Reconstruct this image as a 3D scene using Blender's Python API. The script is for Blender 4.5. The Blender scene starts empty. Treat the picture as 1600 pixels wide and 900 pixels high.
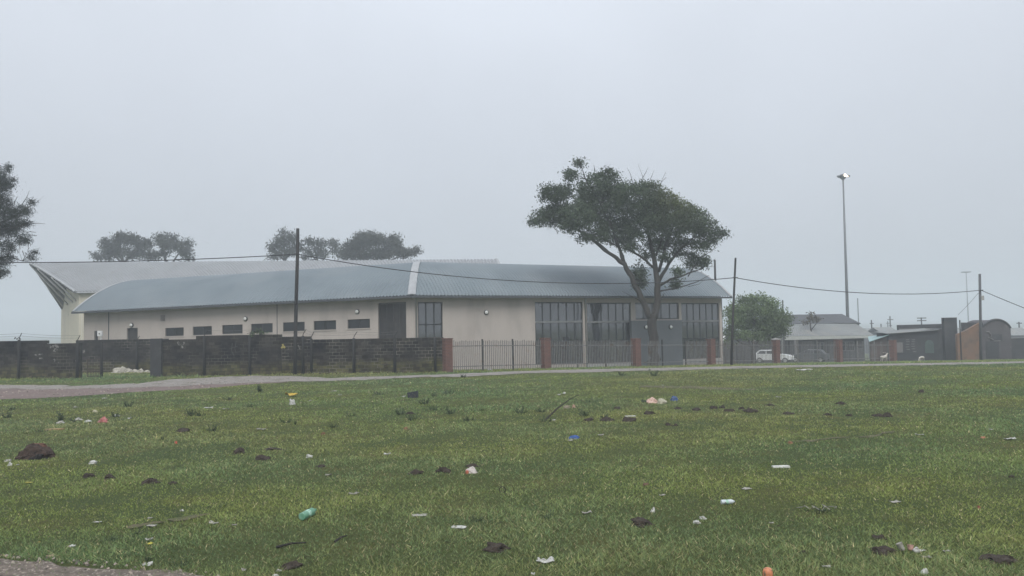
import bpy, math, random
import numpy as np
from mathutils import Vector, Matrix, noise

# ------------------------------------------------------------------ camera, sky, sun, exposure
scene = bpy.context.scene
F_PX, CAM_H, PITCH, ROLL = 1155.0, 2.8, math.radians(2.62), math.radians(1.0)
cam_d = bpy.data.cameras.new("camera"); cam = bpy.data.objects.new("camera", cam_d)
scene.collection.objects.link(cam); scene.camera = cam
cam_d.sensor_width = 36.0; cam_d.lens = 36.0 * F_PX / 1600.0
cam_d.clip_start = 0.1; cam_d.clip_end = 6000.0
_f = Vector((0, math.cos(PITCH), math.sin(PITCH))); _u0 = Vector((0, -math.sin(PITCH), math.cos(PITCH))); _r0 = Vector((1, 0, 0))
CR = _r0 * math.cos(ROLL) - _u0 * math.sin(ROLL); CU = _r0 * math.sin(ROLL) + _u0 * math.cos(ROLL); CF = _f
CP = Vector((0, 0, CAM_H))
cam.matrix_world = Matrix(((CR.x, CU.x, -CF.x, CP.x), (CR.y, CU.y, -CF.y, CP.y), (CR.z, CU.z, -CF.z, CP.z), (0, 0, 0, 1)))

SUN_EL, SUN_AZ = math.radians(50), math.radians(180)      # azimuth from +Y, clockwise: behind the camera
world = bpy.data.worlds.new("World"); scene.world = world; world.use_nodes = True
wn, wl = world.node_tree.nodes, world.node_tree.links
wn.clear()
w_out = wn.new("ShaderNodeOutputWorld"); w_bg = wn.new("ShaderNodeBackground"); w_bg.inputs[1].default_value = 0.1
sky = wn.new("ShaderNodeTexSky"); sky.sky_type = 'NISHITA'; sky.sun_disc = False
sky.sun_elevation = SUN_EL; sky.sun_rotation = SUN_AZ; sky.dust_density = 6.0; sky.air_density = 1.0
w_tc = wn.new("ShaderNodeTexCoord"); w_sep = wn.new("ShaderNodeSeparateXYZ")
w_map = wn.new("ShaderNodeMapRange"); w_map.inputs[1].default_value = 0.0; w_map.inputs[2].default_value = 1.0
w_map.inputs[3].default_value = 0.92; w_map.inputs[4].default_value = 1.95            # overcast dome: brighter towards the zenith
w_nz = wn.new("ShaderNodeTexNoise"); w_nz.inputs["Scale"].default_value = 1.7; w_nz.inputs["Detail"].default_value = 3.0
w_nm = wn.new("ShaderNodeMapRange"); w_nm.inputs[1].default_value = 0.3; w_nm.inputs[2].default_value = 0.7
w_nm.inputs[3].default_value = 0.92; w_nm.inputs[4].default_value = 1.09
w_mul = wn.new("ShaderNodeMath"); w_mul.operation = 'MULTIPLY'
w_col = wn.new("ShaderNodeVectorMath"); w_col.operation = 'SCALE'; w_col.inputs[0].default_value = (4.14, 4.40, 4.84)
w_mix = wn.new("ShaderNodeMix"); w_mix.data_type = 'RGBA'; w_mix.inputs[0].default_value = 0.93
wl.new(w_tc.outputs["Generated"], w_sep.inputs[0]); wl.new(w_sep.outputs[2], w_map.inputs[0])
wl.new(w_tc.outputs["Generated"], w_nz.inputs["Vector"]); wl.new(w_nz.outputs[0], w_nm.inputs[0])
wl.new(w_map.outputs[0], w_mul.inputs[0]); wl.new(w_nm.outputs[0], w_mul.inputs[1]); wl.new(w_mul.outputs[0], w_col.inputs["Scale"])
wl.new(sky.outputs[0], w_mix.inputs[6]); wl.new(w_col.outputs[0], w_mix.inputs[7])
wl.new(w_mix.outputs[2], w_bg.inputs[0]); wl.new(w_bg.outputs[0], w_out.inputs[0])

sun_d = bpy.data.lights.new("sun", 'SUN'); sun_d.energy = 1.5; sun_d.angle = math.radians(35); sun_d.color = (1.0, 0.97, 0.92)
sun = bpy.data.objects.new("sun", sun_d); scene.collection.objects.link(sun)
_sd = Vector((math.sin(SUN_AZ) * math.cos(SUN_EL), math.cos(SUN_AZ) * math.cos(SUN_EL), math.sin(SUN_EL)))
sun.rotation_euler = _sd.to_track_quat('Z', 'Y').to_euler()

vs = scene.view_settings
vs.view_transform = 'Standard'; vs.look = 'None'; vs.exposure = 0.5; vs.gamma = 1.0; vs.use_curve_mapping = False
scene.render.engine = 'CYCLES'
cy = scene.cycles
cy.use_denoising = True; cy.max_bounces = 6; cy.diffuse_bounces = 3; cy.glossy_bounces = 3; cy.transmission_bounces = 4
cy.volume_bounces = 1; cy.transparent_max_bounces = 8; cy.use_adaptive_sampling = True; cy.adaptive_threshold = 0.015
cy.denoising_prefilter = 'ACCURATE'; cy.caustics_reflective = False; cy.caustics_refractive = False

# ------------------------------------------------------------------ projection and terrain helpers
def ray(px, py):
    return CF + CR * ((px - 800.0) / F_PX) - CU * ((py - 450.0) / F_PX)
def at(px, py, d):
    v = ray(px, py); return CP + v * (d / v.y)
def sstep(a, b, t):
    t = min(1, max(0, (t - a) / (b - a))); return t * t * (3 - 2 * t)
def tz(x, y):
    z = 0.018 * math.sin(0.9 * x + 0.5 * y) + 0.016 * math.sin(0.42 * y - 0.33 * x + 1.7) + 0.012 * math.sin(1.4 * x - 1.1 * y + 0.4)
    z *= 1.0 - sstep(36, 44, y)
    t = y - 43.0
    if t > -4:
        s = (t + 4) ** 2 / 16.0 if t < 4 else t
        s = min(s, 107.0) if t >= 4 else s
        z -= (0.057 - 0.037 * sstep(-1.0, -14.0, x)) * s
        if y > 150: z -= 0.02 * min(y - 150, 200)
    return z
def gnd(px, py):
    v = ray(px, py); lo = None; t = 3.0; pt = 3.0
    while t < 900:
        p = CP + v * t
        if p.z < tz(p.x, p.y): break
        pt = t; t *= 1.01
    a, b = pt, t
    for _ in range(30):
        m = (a + b) / 2; p = CP + v * m
        if p.z < tz(p.x, p.y): b = m
        else: a = m
    p = CP + v * b
    return Vector((p.x, p.y, tz(p.x, p.y)))
def on_ground(px, d):
    p = at(px, 500, d); return Vector((p.x, d, tz(p.x, d)))

# ------------------------------------------------------------------ materials
def mat(name, col, rough=0.8, col2=None, scale=4.0, detail=6.0, bump=0.0, bump_scale=None, metal=0.0, spec=0.3, objvar=0.0,
        blotch=None, blotch_scale=1.0, blotch_lo=0.5, blotch_hi=0.6, attr=None, transl=0.0, stretch=None, emis=None, ior=None):
    m = bpy.data.materials.new(name); m.use_nodes = True
    N, L = m.node_tree.nodes, m.node_tree.links
    b = N["Principled BSDF"]; out = N["Material Output"]
    b.inputs["Roughness"].default_value = rough; b.inputs["Metallic"].default_value = metal
    b.inputs["Specular IOR Level"].default_value = spec
    if ior: b.inputs["IOR"].default_value = ior
    geo = N.new("ShaderNodeNewGeometry"); vec = geo.outputs["Position"]
    if stretch:
        mp = N.new("ShaderNodeMapping"); mp.inputs["Scale"].default_value = stretch; L.new(vec, mp.inputs[0]); vec = mp.outputs[0]
    cur = None
    rgb = N.new("ShaderNodeRGB"); rgb.outputs[0].default_value = (*col, 1); cur = rgb.outputs[0]
    def mixin(cur, fac, c, blend='MIX'):
        mx = N.new("ShaderNodeMix"); mx.data_type = 'RGBA'; mx.blend_type = blend
        if isinstance(fac, float): mx.inputs[0].default_value = fac
        else: L.new(fac, mx.inputs[0])
        L.new(cur, mx.inputs[6])
        if isinstance(c, tuple): mx.inputs[7].default_value = (*c, 1)
        else: L.new(c, mx.inputs[7])
        return mx.outputs[2]
    def nz(sc, det, lo, hi):
        n = N.new("ShaderNodeTexNoise"); n.inputs["Scale"].default_value = sc; n.inputs["Detail"].default_value = det
        L.new(vec, n.inputs["Vector"])
        r = N.new("ShaderNodeMapRange"); r.inputs[1].default_value = lo; r.inputs[2].default_value = hi
        L.new(n.outputs[0], r.inputs[0]); return r.outputs[0]
    if col2: cur = mixin(cur, nz(scale, detail, 0.3, 0.7), col2)
    if blotch: cur = mixin(cur, nz(blotch_scale, 5.0, blotch_lo, blotch_hi), blotch)
    if objvar:
        oi = N.new("ShaderNodeObjectInfo"); r = N.new("ShaderNodeMapRange")
        r.inputs[3].default_value = 1 - objvar; r.inputs[4].default_value = 1 + objvar
        L.new(oi.outputs["Random"], r.inputs[0])
        cur = mixin(cur, 1.0, r.outputs[0], 'MULTIPLY')
    if attr:
        a = N.new("ShaderNodeAttribute"); a.attribute_name = attr; cur = mixin(cur, 1.0, a.outputs["Color"], 'MULTIPLY')
    L.new(cur, b.inputs["Base Color"])
    if bump:
        n = N.new("ShaderNodeTexNoise"); n.inputs["Scale"].default_value = bump_scale or scale * 4; n.inputs["Detail"].default_value = 5
        L.new(vec, n.inputs["Vector"]); bp = N.new("ShaderNodeBump"); bp.inputs["Strength"].default_value = 1.0
        bp.inputs["Distance"].default_value = bump; L.new(n.outputs[0], bp.inputs["Height"]); L.new(bp.outputs[0], b.inputs["Normal"])
    if transl:
        t = N.new("ShaderNodeBsdfTranslucent"); L.new(cur, t.inputs[0]); mx = N.new("ShaderNodeMixShader")
        mx.inputs[0].default_value = transl; L.new(b.outputs[0], mx.inputs[1]); L.new(t.outputs[0], mx.inputs[2]); L.new(mx.outputs[0], out.inputs[0])
    if emis:
        b.inputs["Emission Color"].default_value = (*emis[0], 1); b.inputs["Emission Strength"].default_value = emis[1]
    return m

# ------------------------------------------------------------------ mesh helpers
COL = scene.collection
class MB:
    def __init__(s): s.v = []; s.f = []
    def add(s, vs_, fs):
        o = len(s.v); s.v += [tuple(p) for p in vs_]; s.f += [tuple(i + o for i in f) for f in fs]; return s
    def quad(s, a, b, c, d): return s.add([a, b, c, d], [(0, 1, 2, 3)])
    def hexa(s, p):   # 8 points: bottom 4 ccw, top 4 ccw
        return s.add(p, [(3, 2, 1, 0), (4, 5, 6, 7), (0, 1, 5, 4), (1, 2, 6, 5), (2, 3, 7, 6), (3, 0, 4, 7)])
    def box(s, c, h, ax=None):
        c = Vector(c); X, Y, Z = ax or (Vector((1, 0, 0)), Vector((0, 1, 0)), Vector((0, 0, 1)))
        q = [(-1, -1), (1, -1), (1, 1), (-1, 1)]
        return s.hexa([c + X * (h[0] * a) + Y * (h[1] * b) + Z * (h[2] * e) for e in (-1, 1) for a, b in q])
    def tube(s, pts, r, n=7, cap=True):
        pts = [Vector(p) for p in pts]; k = len(pts)
        rs = r if isinstance(r, (list, tuple)) else [r] * k
        o = len(s.v); ref = None
        for i, p in enumerate(pts):
            t = (pts[min(i + 1, k - 1)] - pts[max(i - 1, 0)]).normalized()
            if ref is None:
                ref = Vector((1, 0, 0)) if abs(t.x) < 0.9 else Vector((0, 1, 0))
            a = (ref - t * ref.dot(t)).normalized(); ref = a; b = t.cross(a)
            for j in range(n):
                w = 2 * math.pi * j / n; s.v.append(tuple(p + (a * math.cos(w) + b * math.sin(w)) * rs[i]))
        for i in range(k - 1):
            for j in range(n):
                j2 = (j + 1) % n; s.f.append((o + i * n + j, o + i * n + j2, o + (i + 1) * n + j2, o + (i + 1) * n + j))
        if cap:
            s.f.append(tuple(o + j for j in reversed(range(n)))); s.f.append(tuple(o + (k - 1) * n + j for j in range(n)))
        return s
    def lathe(s, prof, c, n=16, ax=None):   # prof: (r, t) along axis Z of ax
        X, Y, Z = ax or (Vector((1, 0, 0)), Vector((0, 1, 0)), Vector((0, 0, 1))); c = Vector(c); o = len(s.v)
        for r, t in prof:
            for j in range(n):
                w = 2 * math.pi * j / n; s.v.append(tuple(c + Z * t + (X * math.cos(w) + Y * math.sin(w)) * r))
        for i in range(len(prof) - 1):
            for j in range(n):
                j2 = (j + 1) % n; s.f.append((o + i * n + j, o + i * n + j2, o + (i + 1) * n + j2, o + (i + 1) * n + j))
        s.f.append(tuple(o + j for j in reversed(range(n)))); s.f.append(tuple(o + (len(prof) - 1) * n + j for j in range(n)))
        return s
    def grid(s, fn, nu, nv):
        o = len(s.v)
        for i in range(nu + 1):
            for j in range(nv + 1): s.v.append(tuple(fn(i, j)))
        for i in range(nu):
            for j in range(nv):
                a = o + i * (nv + 1) + j; s.f.append((a, a + nv + 1, a + nv + 2, a + 1))
        return s
    def build(s, name, m, parent=None, smooth=False, loc=None):
        root = parent
        while root is not None and root.parent is not None: root = root.parent
        off = Vector(root.location) if root is not None else (Vector(loc) if loc is not None else Vector(s.v[0]))
        me = bpy.data.meshes.new(name)
        me.from_pydata([(p[0] - off.x, p[1] - off.y, p[2] - off.z) for p in s.v], [], s.f); me.update()
        if smooth: me.polygons.foreach_set("use_smooth", [True] * len(me.polygons))
        if m: me.materials.append(m)
        o = bpy.data.objects.new(name, me); COL.objects.link(o)
        if parent is not None: o.parent = parent
        else: o.location = off
        return o
def tag(o, label=None, cat=None, group=None, kind=None):
    if label: o["label"] = label
    if cat: o["category"] = cat
    if group: o["group"] = group
    if kind: o["kind"] = kind
    return o
def thing(name, loc, label, cat, group=None):
    o = bpy.data.objects.new(name, None); COL.objects.link(o); o.location = loc; o.empty_display_size = 0.3
    return tag(o, label, cat, group)
def shared(name, me, parent, loc, rz=0.0, scale=(1, 1, 1)):
    o = bpy.data.objects.new(name, me); COL.objects.link(o); o.parent = parent
    o.location = Vector(loc) - Vector(parent.location); o.rotation_euler = (0, 0, rz); o.scale = scale
    return o
def np_mesh(name, verts, tris, m, loc=(0, 0, 0), parent=None, colors=None, quads=False):
    k = 4 if quads else 3
    me = bpy.data.meshes.new(name); nv, nf = len(verts), len(tris)
    root = parent
    while root is not None and root.parent is not None: root = root.parent
    off = np.array(root.location if root is not None else loc, dtype=np.float32)
    me.vertices.add(nv); me.vertices.foreach_set("co", (verts - off).astype(np.float32).ravel())
    me.loops.add(nf * k); me.loops.foreach_set("vertex_index", tris.astype(np.int32).ravel())
    me.polygons.add(nf); me.polygons.foreach_set("loop_start", np.arange(0, nf * k, k, dtype=np.int32))
    me.update(calc_edges=True)
    if colors is not None:
        ca = me.color_attributes.new("tint", 'FLOAT_COLOR', 'POINT')
        c4 = np.ones((nv, 4), np.float32); c4[:, :3] = colors; ca.data.foreach_set("color", c4.ravel())
    me.materials.append(m)
    o = bpy.data.objects.new(name, me); COL.objects.link(o)
    if parent is not None: o.parent = parent
    else: o.location = loc
    return o
rng = np.random.default_rng(7); random.seed(7)
# ------------------------------------------------------------------ ground
def ground_material():
    m = bpy.data.materials.new("turf"); m.use_nodes = True
    N, L = m.node_tree.nodes, m.node_tree.links; b = N["Principled BSDF"]
    b.inputs["Roughness"].default_value = 0.95; b.inputs["Specular IOR Level"].default_value = 0.1
    g = N.new("ShaderNodeNewGeometry")
    def nz(sc, det, lo, hi, rough=0.6):
        n = N.new("ShaderNodeTexNoise"); n.inputs["Scale"].default_value = sc; n.inputs["Detail"].default_value = det; n.inputs["Roughness"].default_value = rough
        L.new(g.outputs["Position"], n.inputs["Vector"]); r = N.new("ShaderNodeMapRange"); r.inputs[1].default_value = lo; r.inputs[2].default_value = hi
        L.new(n.outputs[0], r.inputs[0]); return n.outputs[0], r.outputs[0]
    def mix(f, a, c):
        mx = N.new("ShaderNodeMix"); mx.data_type = 'RGBA'; L.new(f, mx.inputs[0])
        for i, k in ((6, a), (7, c)):
            if isinstance(k, tuple): mx.inputs[i].default_value = (*k, 1)
            else: L.new(k, mx.inputs[i])
        return mx.outputs[2]
    c = mix(nz(0.22, 4, 0.4, 0.62)[1], (0.105, 0.118, 0.040), (0.075, 0.108, 0.042))
    c = mix(nz(0.6, 5, 0.52, 0.68)[1], c, (0.150, 0.135, 0.048))
    c = mix(nz(3.0, 6, 0.60, 0.72)[1], c, (0.050, 0.038, 0.026))
    h, f = nz(30.0, 6, 0.35, 0.7, 0.75)
    c = mix(f, c, (0.055, 0.068, 0.026))
    L.new(c, b.inputs["Base Color"])
    bp = N.new("ShaderNodeBump"); bp.inputs["Distance"].default_value = 0.05; L.new(h, bp.inputs["Height"]); L.new(bp.outputs[0], b.inputs["Normal"])
    return m
xs = np.concatenate([-np.geomspace(1300, 46, 26), np.arange(-45, 60.1, 0.45), np.geomspace(62, 1300, 26)])
ys = np.concatenate([np.arange(-60, 5, 5.0), np.arange(5.2, 48, 0.3), np.arange(48, 90, 1.5), np.geomspace(90, 1400, 40)])
gv = np.array([(x, y, tz(x, y)) for y in ys for x in xs]); nx = len(xs)
gi = np.array([(j * nx + i, j * nx + i + 1, (j + 1) * nx + i + 1, (j + 1) * nx + i) for j in range(len(ys) - 1) for i in range(nx - 1)])
ground = np_mesh("ground", gv, gi, ground_material(), quads=True); tag(ground, "short patchy green field littered with rubbish", kind="structure")
ground.data.polygons.foreach_set("use_smooth", [True] * len(ground.data.polygons))

M_road = mat("pink dirt", (0.165, 0.118, 0.108), 0.95, (0.13, 0.10, 0.09), 1.5, 8, 0.03, 12, blotch=(0.21, 0.17, 0.155), blotch_scale=3.0, blotch_lo=.5, blotch_hi=.7, stretch=(0.35, 1, 1))
M_track = mat("pale track", (0.275, 0.255, 0.235), 0.95, (0.19, 0.172, 0.155), 2.0, 8, 0.03, 14, blotch=(0.11, 0.105, 0.07), blotch_scale=1.2, blotch_lo=.56, blotch_hi=.7)
M_gravel = mat("gravel", (0.19, 0.155, 0.13), 0.95, (0.10, 0.085, 0.07), 9.0, 9, 0.03, 40, blotch=(0.30, 0.26, 0.22), blotch_scale=22, blotch_lo=.56, blotch_hi=.64)
def strip(name, stations, m, lift, label, nsub=12, ncross=6, jit=0.22):
    """stations: (px, y far edge, y near edge) in photo pixels, put on the terrain as world points"""
    far = [gnd(x, a) for x, a, b_ in stations]; near = [gnd(x, b_) for x, a, b_ in stations]
    def interp(lst, t):
        i = min(int(t), len(lst) - 2); w = t - i; return lst[i].lerp(lst[i + 1], w)
    K = (len(stations) - 1) * nsub
    def fn(i, j):
        t = i / nsub; w = j / ncross
        p = interp(far, t).lerp(interp(near, t), w)
        k = (w - 0.5) * 2
        p = p + Vector((0, noise.noise((p.x * 0.9, p.y * 0.7, 3.0)) * jit * 2 * k * k + noise.noise((p.x * 3.1, 5.0 + k, 1.0)) * jit * k * k, 0))
        return (p.x, p.y, tz(p.x, p.y) + lift)
    o = MB().grid(fn, K, ncross).build(name, m, loc=(0, 0, 0), smooth=True)
    return tag(o, label, kind="structure")
ROAD = [(-260, 613, 652), (-120, 609, 638), (0, 606, 625), (100, 607, 620.5), (200, 604, 614), (300, 600, 608.5), (380, 595, 602), (450, 592, 597.5)]
TRACK = [(-260, 606, 614), (0, 602.5, 607.5), (120, 603, 608), (215, 600, 606), (270, 593, 604), (330, 590, 601), (400, 587.5, 598), (470, 588.5, 597), (520, 591, 595.5),
         (600, 588.5, 592.5), (700, 585, 589.5), (850, 579, 583), (1000, 575.8, 579.8), (1143, 572.6, 576.6), (1300, 570, 574), (1450, 567.5, 571), (1600, 565, 568), (1800, 561.5, 564)]
road = strip("dirt_road", ROAD, M_road, 0.012, "pinkish dirt road along the block wall")
track = strip("pale_track", TRACK, M_track, 0.02, "pale worn vehicle track running along the fence")
GR = [(-300, 850, 1250), (-120, 862, 1250), (0, 872, 1250), (90, 880, 1250), (180, 888, 1250), (260, 897, 1250), (330, 903, 1250), (430, 925, 1250)]
gravel = strip("gravel_path", GR, M_gravel, 0.012, "reddish gravel path edge at the near corner of the field", ncross=16, jit=0.12)
M_bare = mat("bare soil", (0.115, 0.10, 0.058), 0.95, (0.085, 0.08, 0.042), 5, 8, 0.03, 20, blotch=(0.075, 0.085, 0.035), blotch_scale=2.5, blotch_lo=.5, blotch_hi=.6)
BARE = [("bare_soil", [(208, 820, 821), (222, 817, 823), (238, 814.5, 823), (252, 815, 820), (262, 815.5, 816.5)], "low end of the bare soil streak above the gravel corner"),
        ("bare_soil", [(258, 812, 813), (270, 810, 817), (288, 807, 816), (305, 804.5, 811), (326, 803, 804.5)], "high end of the bare soil streak above the gravel corner"),
        ("bare_soil", [(1000, 603, 605), (1050, 603, 608), (1100, 604.5, 609), (1145, 606.5, 609), (1180, 608, 610)], "flat bare grey patch in the far grass behind the blue bag"),
        ("bare_soil", [(1230, 690, 691), (1270, 687, 688.5), (1300, 685.2, 687), (1325, 684, 685), (1400, 676, 676.6)], "faint worn footpath line across the far right grass")]
for nme, st, lab in BARE: strip(nme, st, M_bare, 0.014, lab, nsub=14, ncross=5, jit=0.22)

# ------------------------------------------------------------------ grass
def inside_strip(stations, X, Y, pad=0.0):
    far = np.array([gnd(x, a)[:2] for x, a, b_ in stations]); near = np.array([gnd(x, b_)[:2] for x, a, b_ in stations])
    u = X / Y; fu = far[:, 0] / far[:, 1]; nu = near[:, 0] / near[:, 1]
    yf = np.interp(u, fu, far[:, 1]); yn = np.interp(u, nu, near[:, 1])
    return (Y < yf + pad) & (Y > yn - pad) & (u > fu[0]) & (u < fu[-1])
def field_noise(X, Y, s, seed):
    r = np.random.default_rng(seed); v = np.zeros_like(X)
    for k in range(9):
        a = r.uniform(0, 6.28); f = s * r.uniform(0.5, 2.2); v += np.sin((X * math.cos(a) + Y * math.sin(a)) * f + r.uniform(0, 6.28)) / (0.6 + f / s * 0.5)
    return v / 4.0
def tz_np(X, Y):
    z = 0.018 * np.sin(0.9 * X + 0.5 * Y) + 0.016 * np.sin(0.42 * Y - 0.33 * X + 1.7) + 0.012 * np.sin(1.4 * X - 1.1 * Y + 0.4)
    t = np.clip((Y - 36) / 8, 0, 1); z *= 1 - t * t * (3 - 2 * t)
    t = Y - 43; s = np.where(t < -4, 0, np.where(t < 4, (t + 4) ** 2 / 16, t)); k = np.clip((X + 1.0) / -13.0, 0, 1); return z - (0.057 - 0.037 * k * k * (3 - 2 * k)) * s
def make_grass():
    n = 880000
    d = np.exp(rng.uniform(math.log(6.3), math.log(62), n)); u = rng.uniform(-0.86, 0.86, n)
    X = d * u; Y = d
    keep = ~inside_strip(ROAD, X, Y, -0.1) & ~(inside_strip(TRACK, X, Y, -0.12) & (rng.random(n) > 0.03)) & ~(inside_strip(GR, X, Y, 0) & (rng.random(n) > 0.10))
    for _, st, _l in BARE: keep &= ~(inside_strip(st, X, Y, 0) & (rng.random(n) > 0.8))
    fence_y = np.where(X < -3.8, 43.0, 43.0 + (X + 3.8) * 0.654)
    keep &= Y < fence_y + 7
    patch = field_noise(X, Y * 1.6, 0.55, 11); mott = field_noise(X, Y * 1.3, 6.0, 31); fine = field_noise(X, Y, 2.6, 5); dry = field_noise(X, Y, 0.33, 21)
    keep &= rng.random(n) < np.clip(0.85 + 0.35 * fine, 0.2, 1)
    X, Y, patch, fine, dry, mott = [a[keep] for a in (X, Y, patch, fine, dry, mott)]; n = len(X)
    Z = tz_np(X, Y)
    h = rng.uniform(0.016, 0.042, n) * np.clip(1 + 0.3 * patch + 0.35 * fine, 0.55, 1.9)
    edge = np.clip((Y - 40.5) / 2, 0, 1); h *= 1 + 0.7 * edge; foot = np.clip(1 - np.abs(Y - fence_y[keep] + .25) / .45, 0, 1); h *= 1 + 2.2 * foot * rng.random(n)
    tall = rng.random(n) < 0.007; h[tall] *= rng.uniform(1.6, 2.8, tall.sum())
    w = np.maximum(0.0035, Y * 0.00052) * rng.uniform(0.7, 1.5, n)
    a = rng.uniform(0, 2 * math.pi, n); la = rng.uniform(0, 2 * math.pi, n); lean = h * rng.uniform(0.3, 2.2, n)
    V = np.zeros((n, 3, 3))
    V[:, 0] = np.stack([X - np.cos(a) * w, Y - np.sin(a) * w, Z - 0.004], 1)
    V[:, 1] = np.stack([X + np.cos(a) * w, Y + np.sin(a) * w, Z - 0.004], 1)
    V[:, 2] = np.stack([X + np.cos(la) * lean, Y + np.sin(la) * lean, Z + h], 1)
    t = np.clip(0.5 + 0.9 * patch + rng.normal(0, 0.2, n), 0, 1)[:, None]; q = np.clip(0.12 + 0.7 * dry + 0.12 * fine + rng.normal(0, 0.25, n), 0, 1)[:, None]
    c = np.array([0.150, 0.185, 0.052]) * (1 - t) + np.array([0.095, 0.152, 0.068]) * t
    c = c * (1 - 0.75 * q) + np.array([0.205, 0.195, 0.075]) * 0.75 * q
    dead = rng.random(n) < 0.07; c[dead] = np.array([0.33, 0.29, 0.16]) * rng.uniform(0.5, 1.2, (dead.sum(), 1))
    c *= 1.38 * rng.uniform(0.6, 1.4, (n, 1)) * np.clip(1 + .12 * fine + .14 * mott, .5, 1.5)[:, None]
    cc = np.repeat(c[:, None, :], 3, 1); cc[:, 2] *= 1.15
    m = mat("grass blades", (1, 1, 1), 0.7, attr="tint", transl=0.25, spec=0.15)
    o = np_mesh("grass", V.reshape(-1, 3), np.arange(n * 3).reshape(-1, 3), m, colors=cc.reshape(-1, 3))
    tag(o, "short uneven green and straw coloured grass covering the field", "grass", kind="stuff")
make_grass()

def make_stones():
    n = 5200; X = np.concatenate([rng.uniform(-9.0, -1.5, 2600), rng.uniform(-34, -6, 2600)]); Y = np.concatenate([rng.uniform(6.2, 9.6, 2600), rng.uniform(31, 43, 2600)])
    k = np.concatenate([inside_strip(GR, X[:2600], Y[:2600], .15), inside_strip(ROAD, X[2600:], Y[2600:]) | inside_strip(TRACK, X[2600:], Y[2600:])]); X, Y = X[k], Y[k]; n = len(X)
    s = rng.uniform(.006, .022, n) * np.where(Y > 20, 2.0, 1.0); Z = tz_np(X, Y) + .012
    base = np.array([(-1, -.7, -.3), (1, -.8, -.3), (.9, .8, -.3), (-.8, .9, -.3), (-.4, -.3, .7), (.6, -.2, .6), (.3, .5, .75)])
    V = base[None] * s[:, None, None] * rng.uniform(.6, 1.4, (n, 7, 3)); a = rng.uniform(0, 6.28, n); ca, sa = np.cos(a)[:, None], np.sin(a)[:, None]
    V = np.stack([V[..., 0] * ca - V[..., 1] * sa + X[:, None], V[..., 0] * sa + V[..., 1] * ca + Y[:, None], V[..., 2] + Z[:, None]], -1)
    T = np.array([(0, 1, 5), (0, 5, 4), (1, 2, 5), (2, 6, 5), (2, 3, 6), (3, 4, 6), (3, 0, 4), (4, 5, 6)]); F_ = (T[None] + (np.arange(n) * 7)[:, None, None]).reshape(-1, 3)
    c = np.repeat(np.array([.20, .17, .145])[None] * rng.uniform(.35, 1.9, (n, 1)), 7, 0)
    tag(np_mesh("gravel", V.reshape(-1, 3), F_, mat("loose stones", (1, 1, 1), .9, attr="tint"), colors=c), "loose stones and grit lying on the dirt road and gravel corner", "gravel", kind="stuff")
make_stones()
# ------------------------------------------------------------------ the main building: two wings meeting at a corner
M_wallL = mat("taupe plaster", (0.45, 0.405, 0.37), 0.9, (0.40, 0.36, 0.33), 0.9, 7, 0.004, 30, blotch=(0.345, 0.31, 0.285), blotch_scale=0.9, blotch_lo=.52, blotch_hi=.8, stretch=(1, 1, .35))
M_cream = mat("cream plaster", (0.55, 0.51, 0.41), 0.9, (0.47, 0.44, 0.36), 0.5, 6, 0.004, 30)
M_roof = mat("blue grey roof sheet", (0.165, 0.197, 0.218), 0.55, (0.13, 0.16, 0.18), 0.4, 6, spec=0.35, blotch=(0.18, 0.205, 0.222), blotch_scale=0.25, blotch_lo=.45, blotch_hi=.7)
M_galv = mat("galvanised sheet", (0.275, 0.285, 0.30), 0.6, (0.23, 0.24, 0.252), 0.5, 7, spec=0.35, blotch=(0.22, 0.22, 0.22), blotch_scale=0.8, blotch_lo=.6, blotch_hi=.75)
M_flash = mat("pale flashing", (0.36, 0.372, 0.385), 0.55, (0.29, 0.30, 0.31), 2, 5)
M_gutter = mat("dark gutter", (0.075, 0.085, 0.095), 0.6, (0.06, 0.065, 0.075), 3)
M_frame = mat("charcoal window frame", (0.025, 0.028, 0.032), 0.5, (0.035, 0.037, 0.04), 5)
M_glass = mat("tinted pane", (0.03, 0.034, 0.04), 0.06, (0.05, 0.055, 0.062), 0.7, 4, spec=1.0, ior=1.75, objvar=0.25)
M_dglass = mat("dark window pane", (0.016, 0.018, 0.022), 0.12, (0.022, 0.025, 0.028), 0.7, 3, spec=0.5, ior=1.45, objvar=0.25)
M_concr = mat("pale concrete", (0.42, 0.42, 0.41), 0.9, (0.34, 0.34, 0.33), 2, 7, 0.004, 40)
M_grey = mat("grey painted plaster", (0.145, 0.157, 0.168), 0.85, (0.125, 0.137, 0.148), 0.8, 6, 0.004, 30)
M_white = mat("white enamel", (0.75, 0.75, 0.74), 0.4, (0.68, 0.68, 0.67), 6)
M_trans = mat("grey transom", (.20, .205, .21), .7, (.16, .165, .17), 3)
M_dark = mat("dark metal", (0.022, 0.023, 0.026), 0.6, (0.035, 0.034, 0.034), 8)
M_lamp = mat("frosted lamp glass", (0.8, 0.8, 0.78), 0.35, (0.72, 0.72, 0.7), 9)

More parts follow.
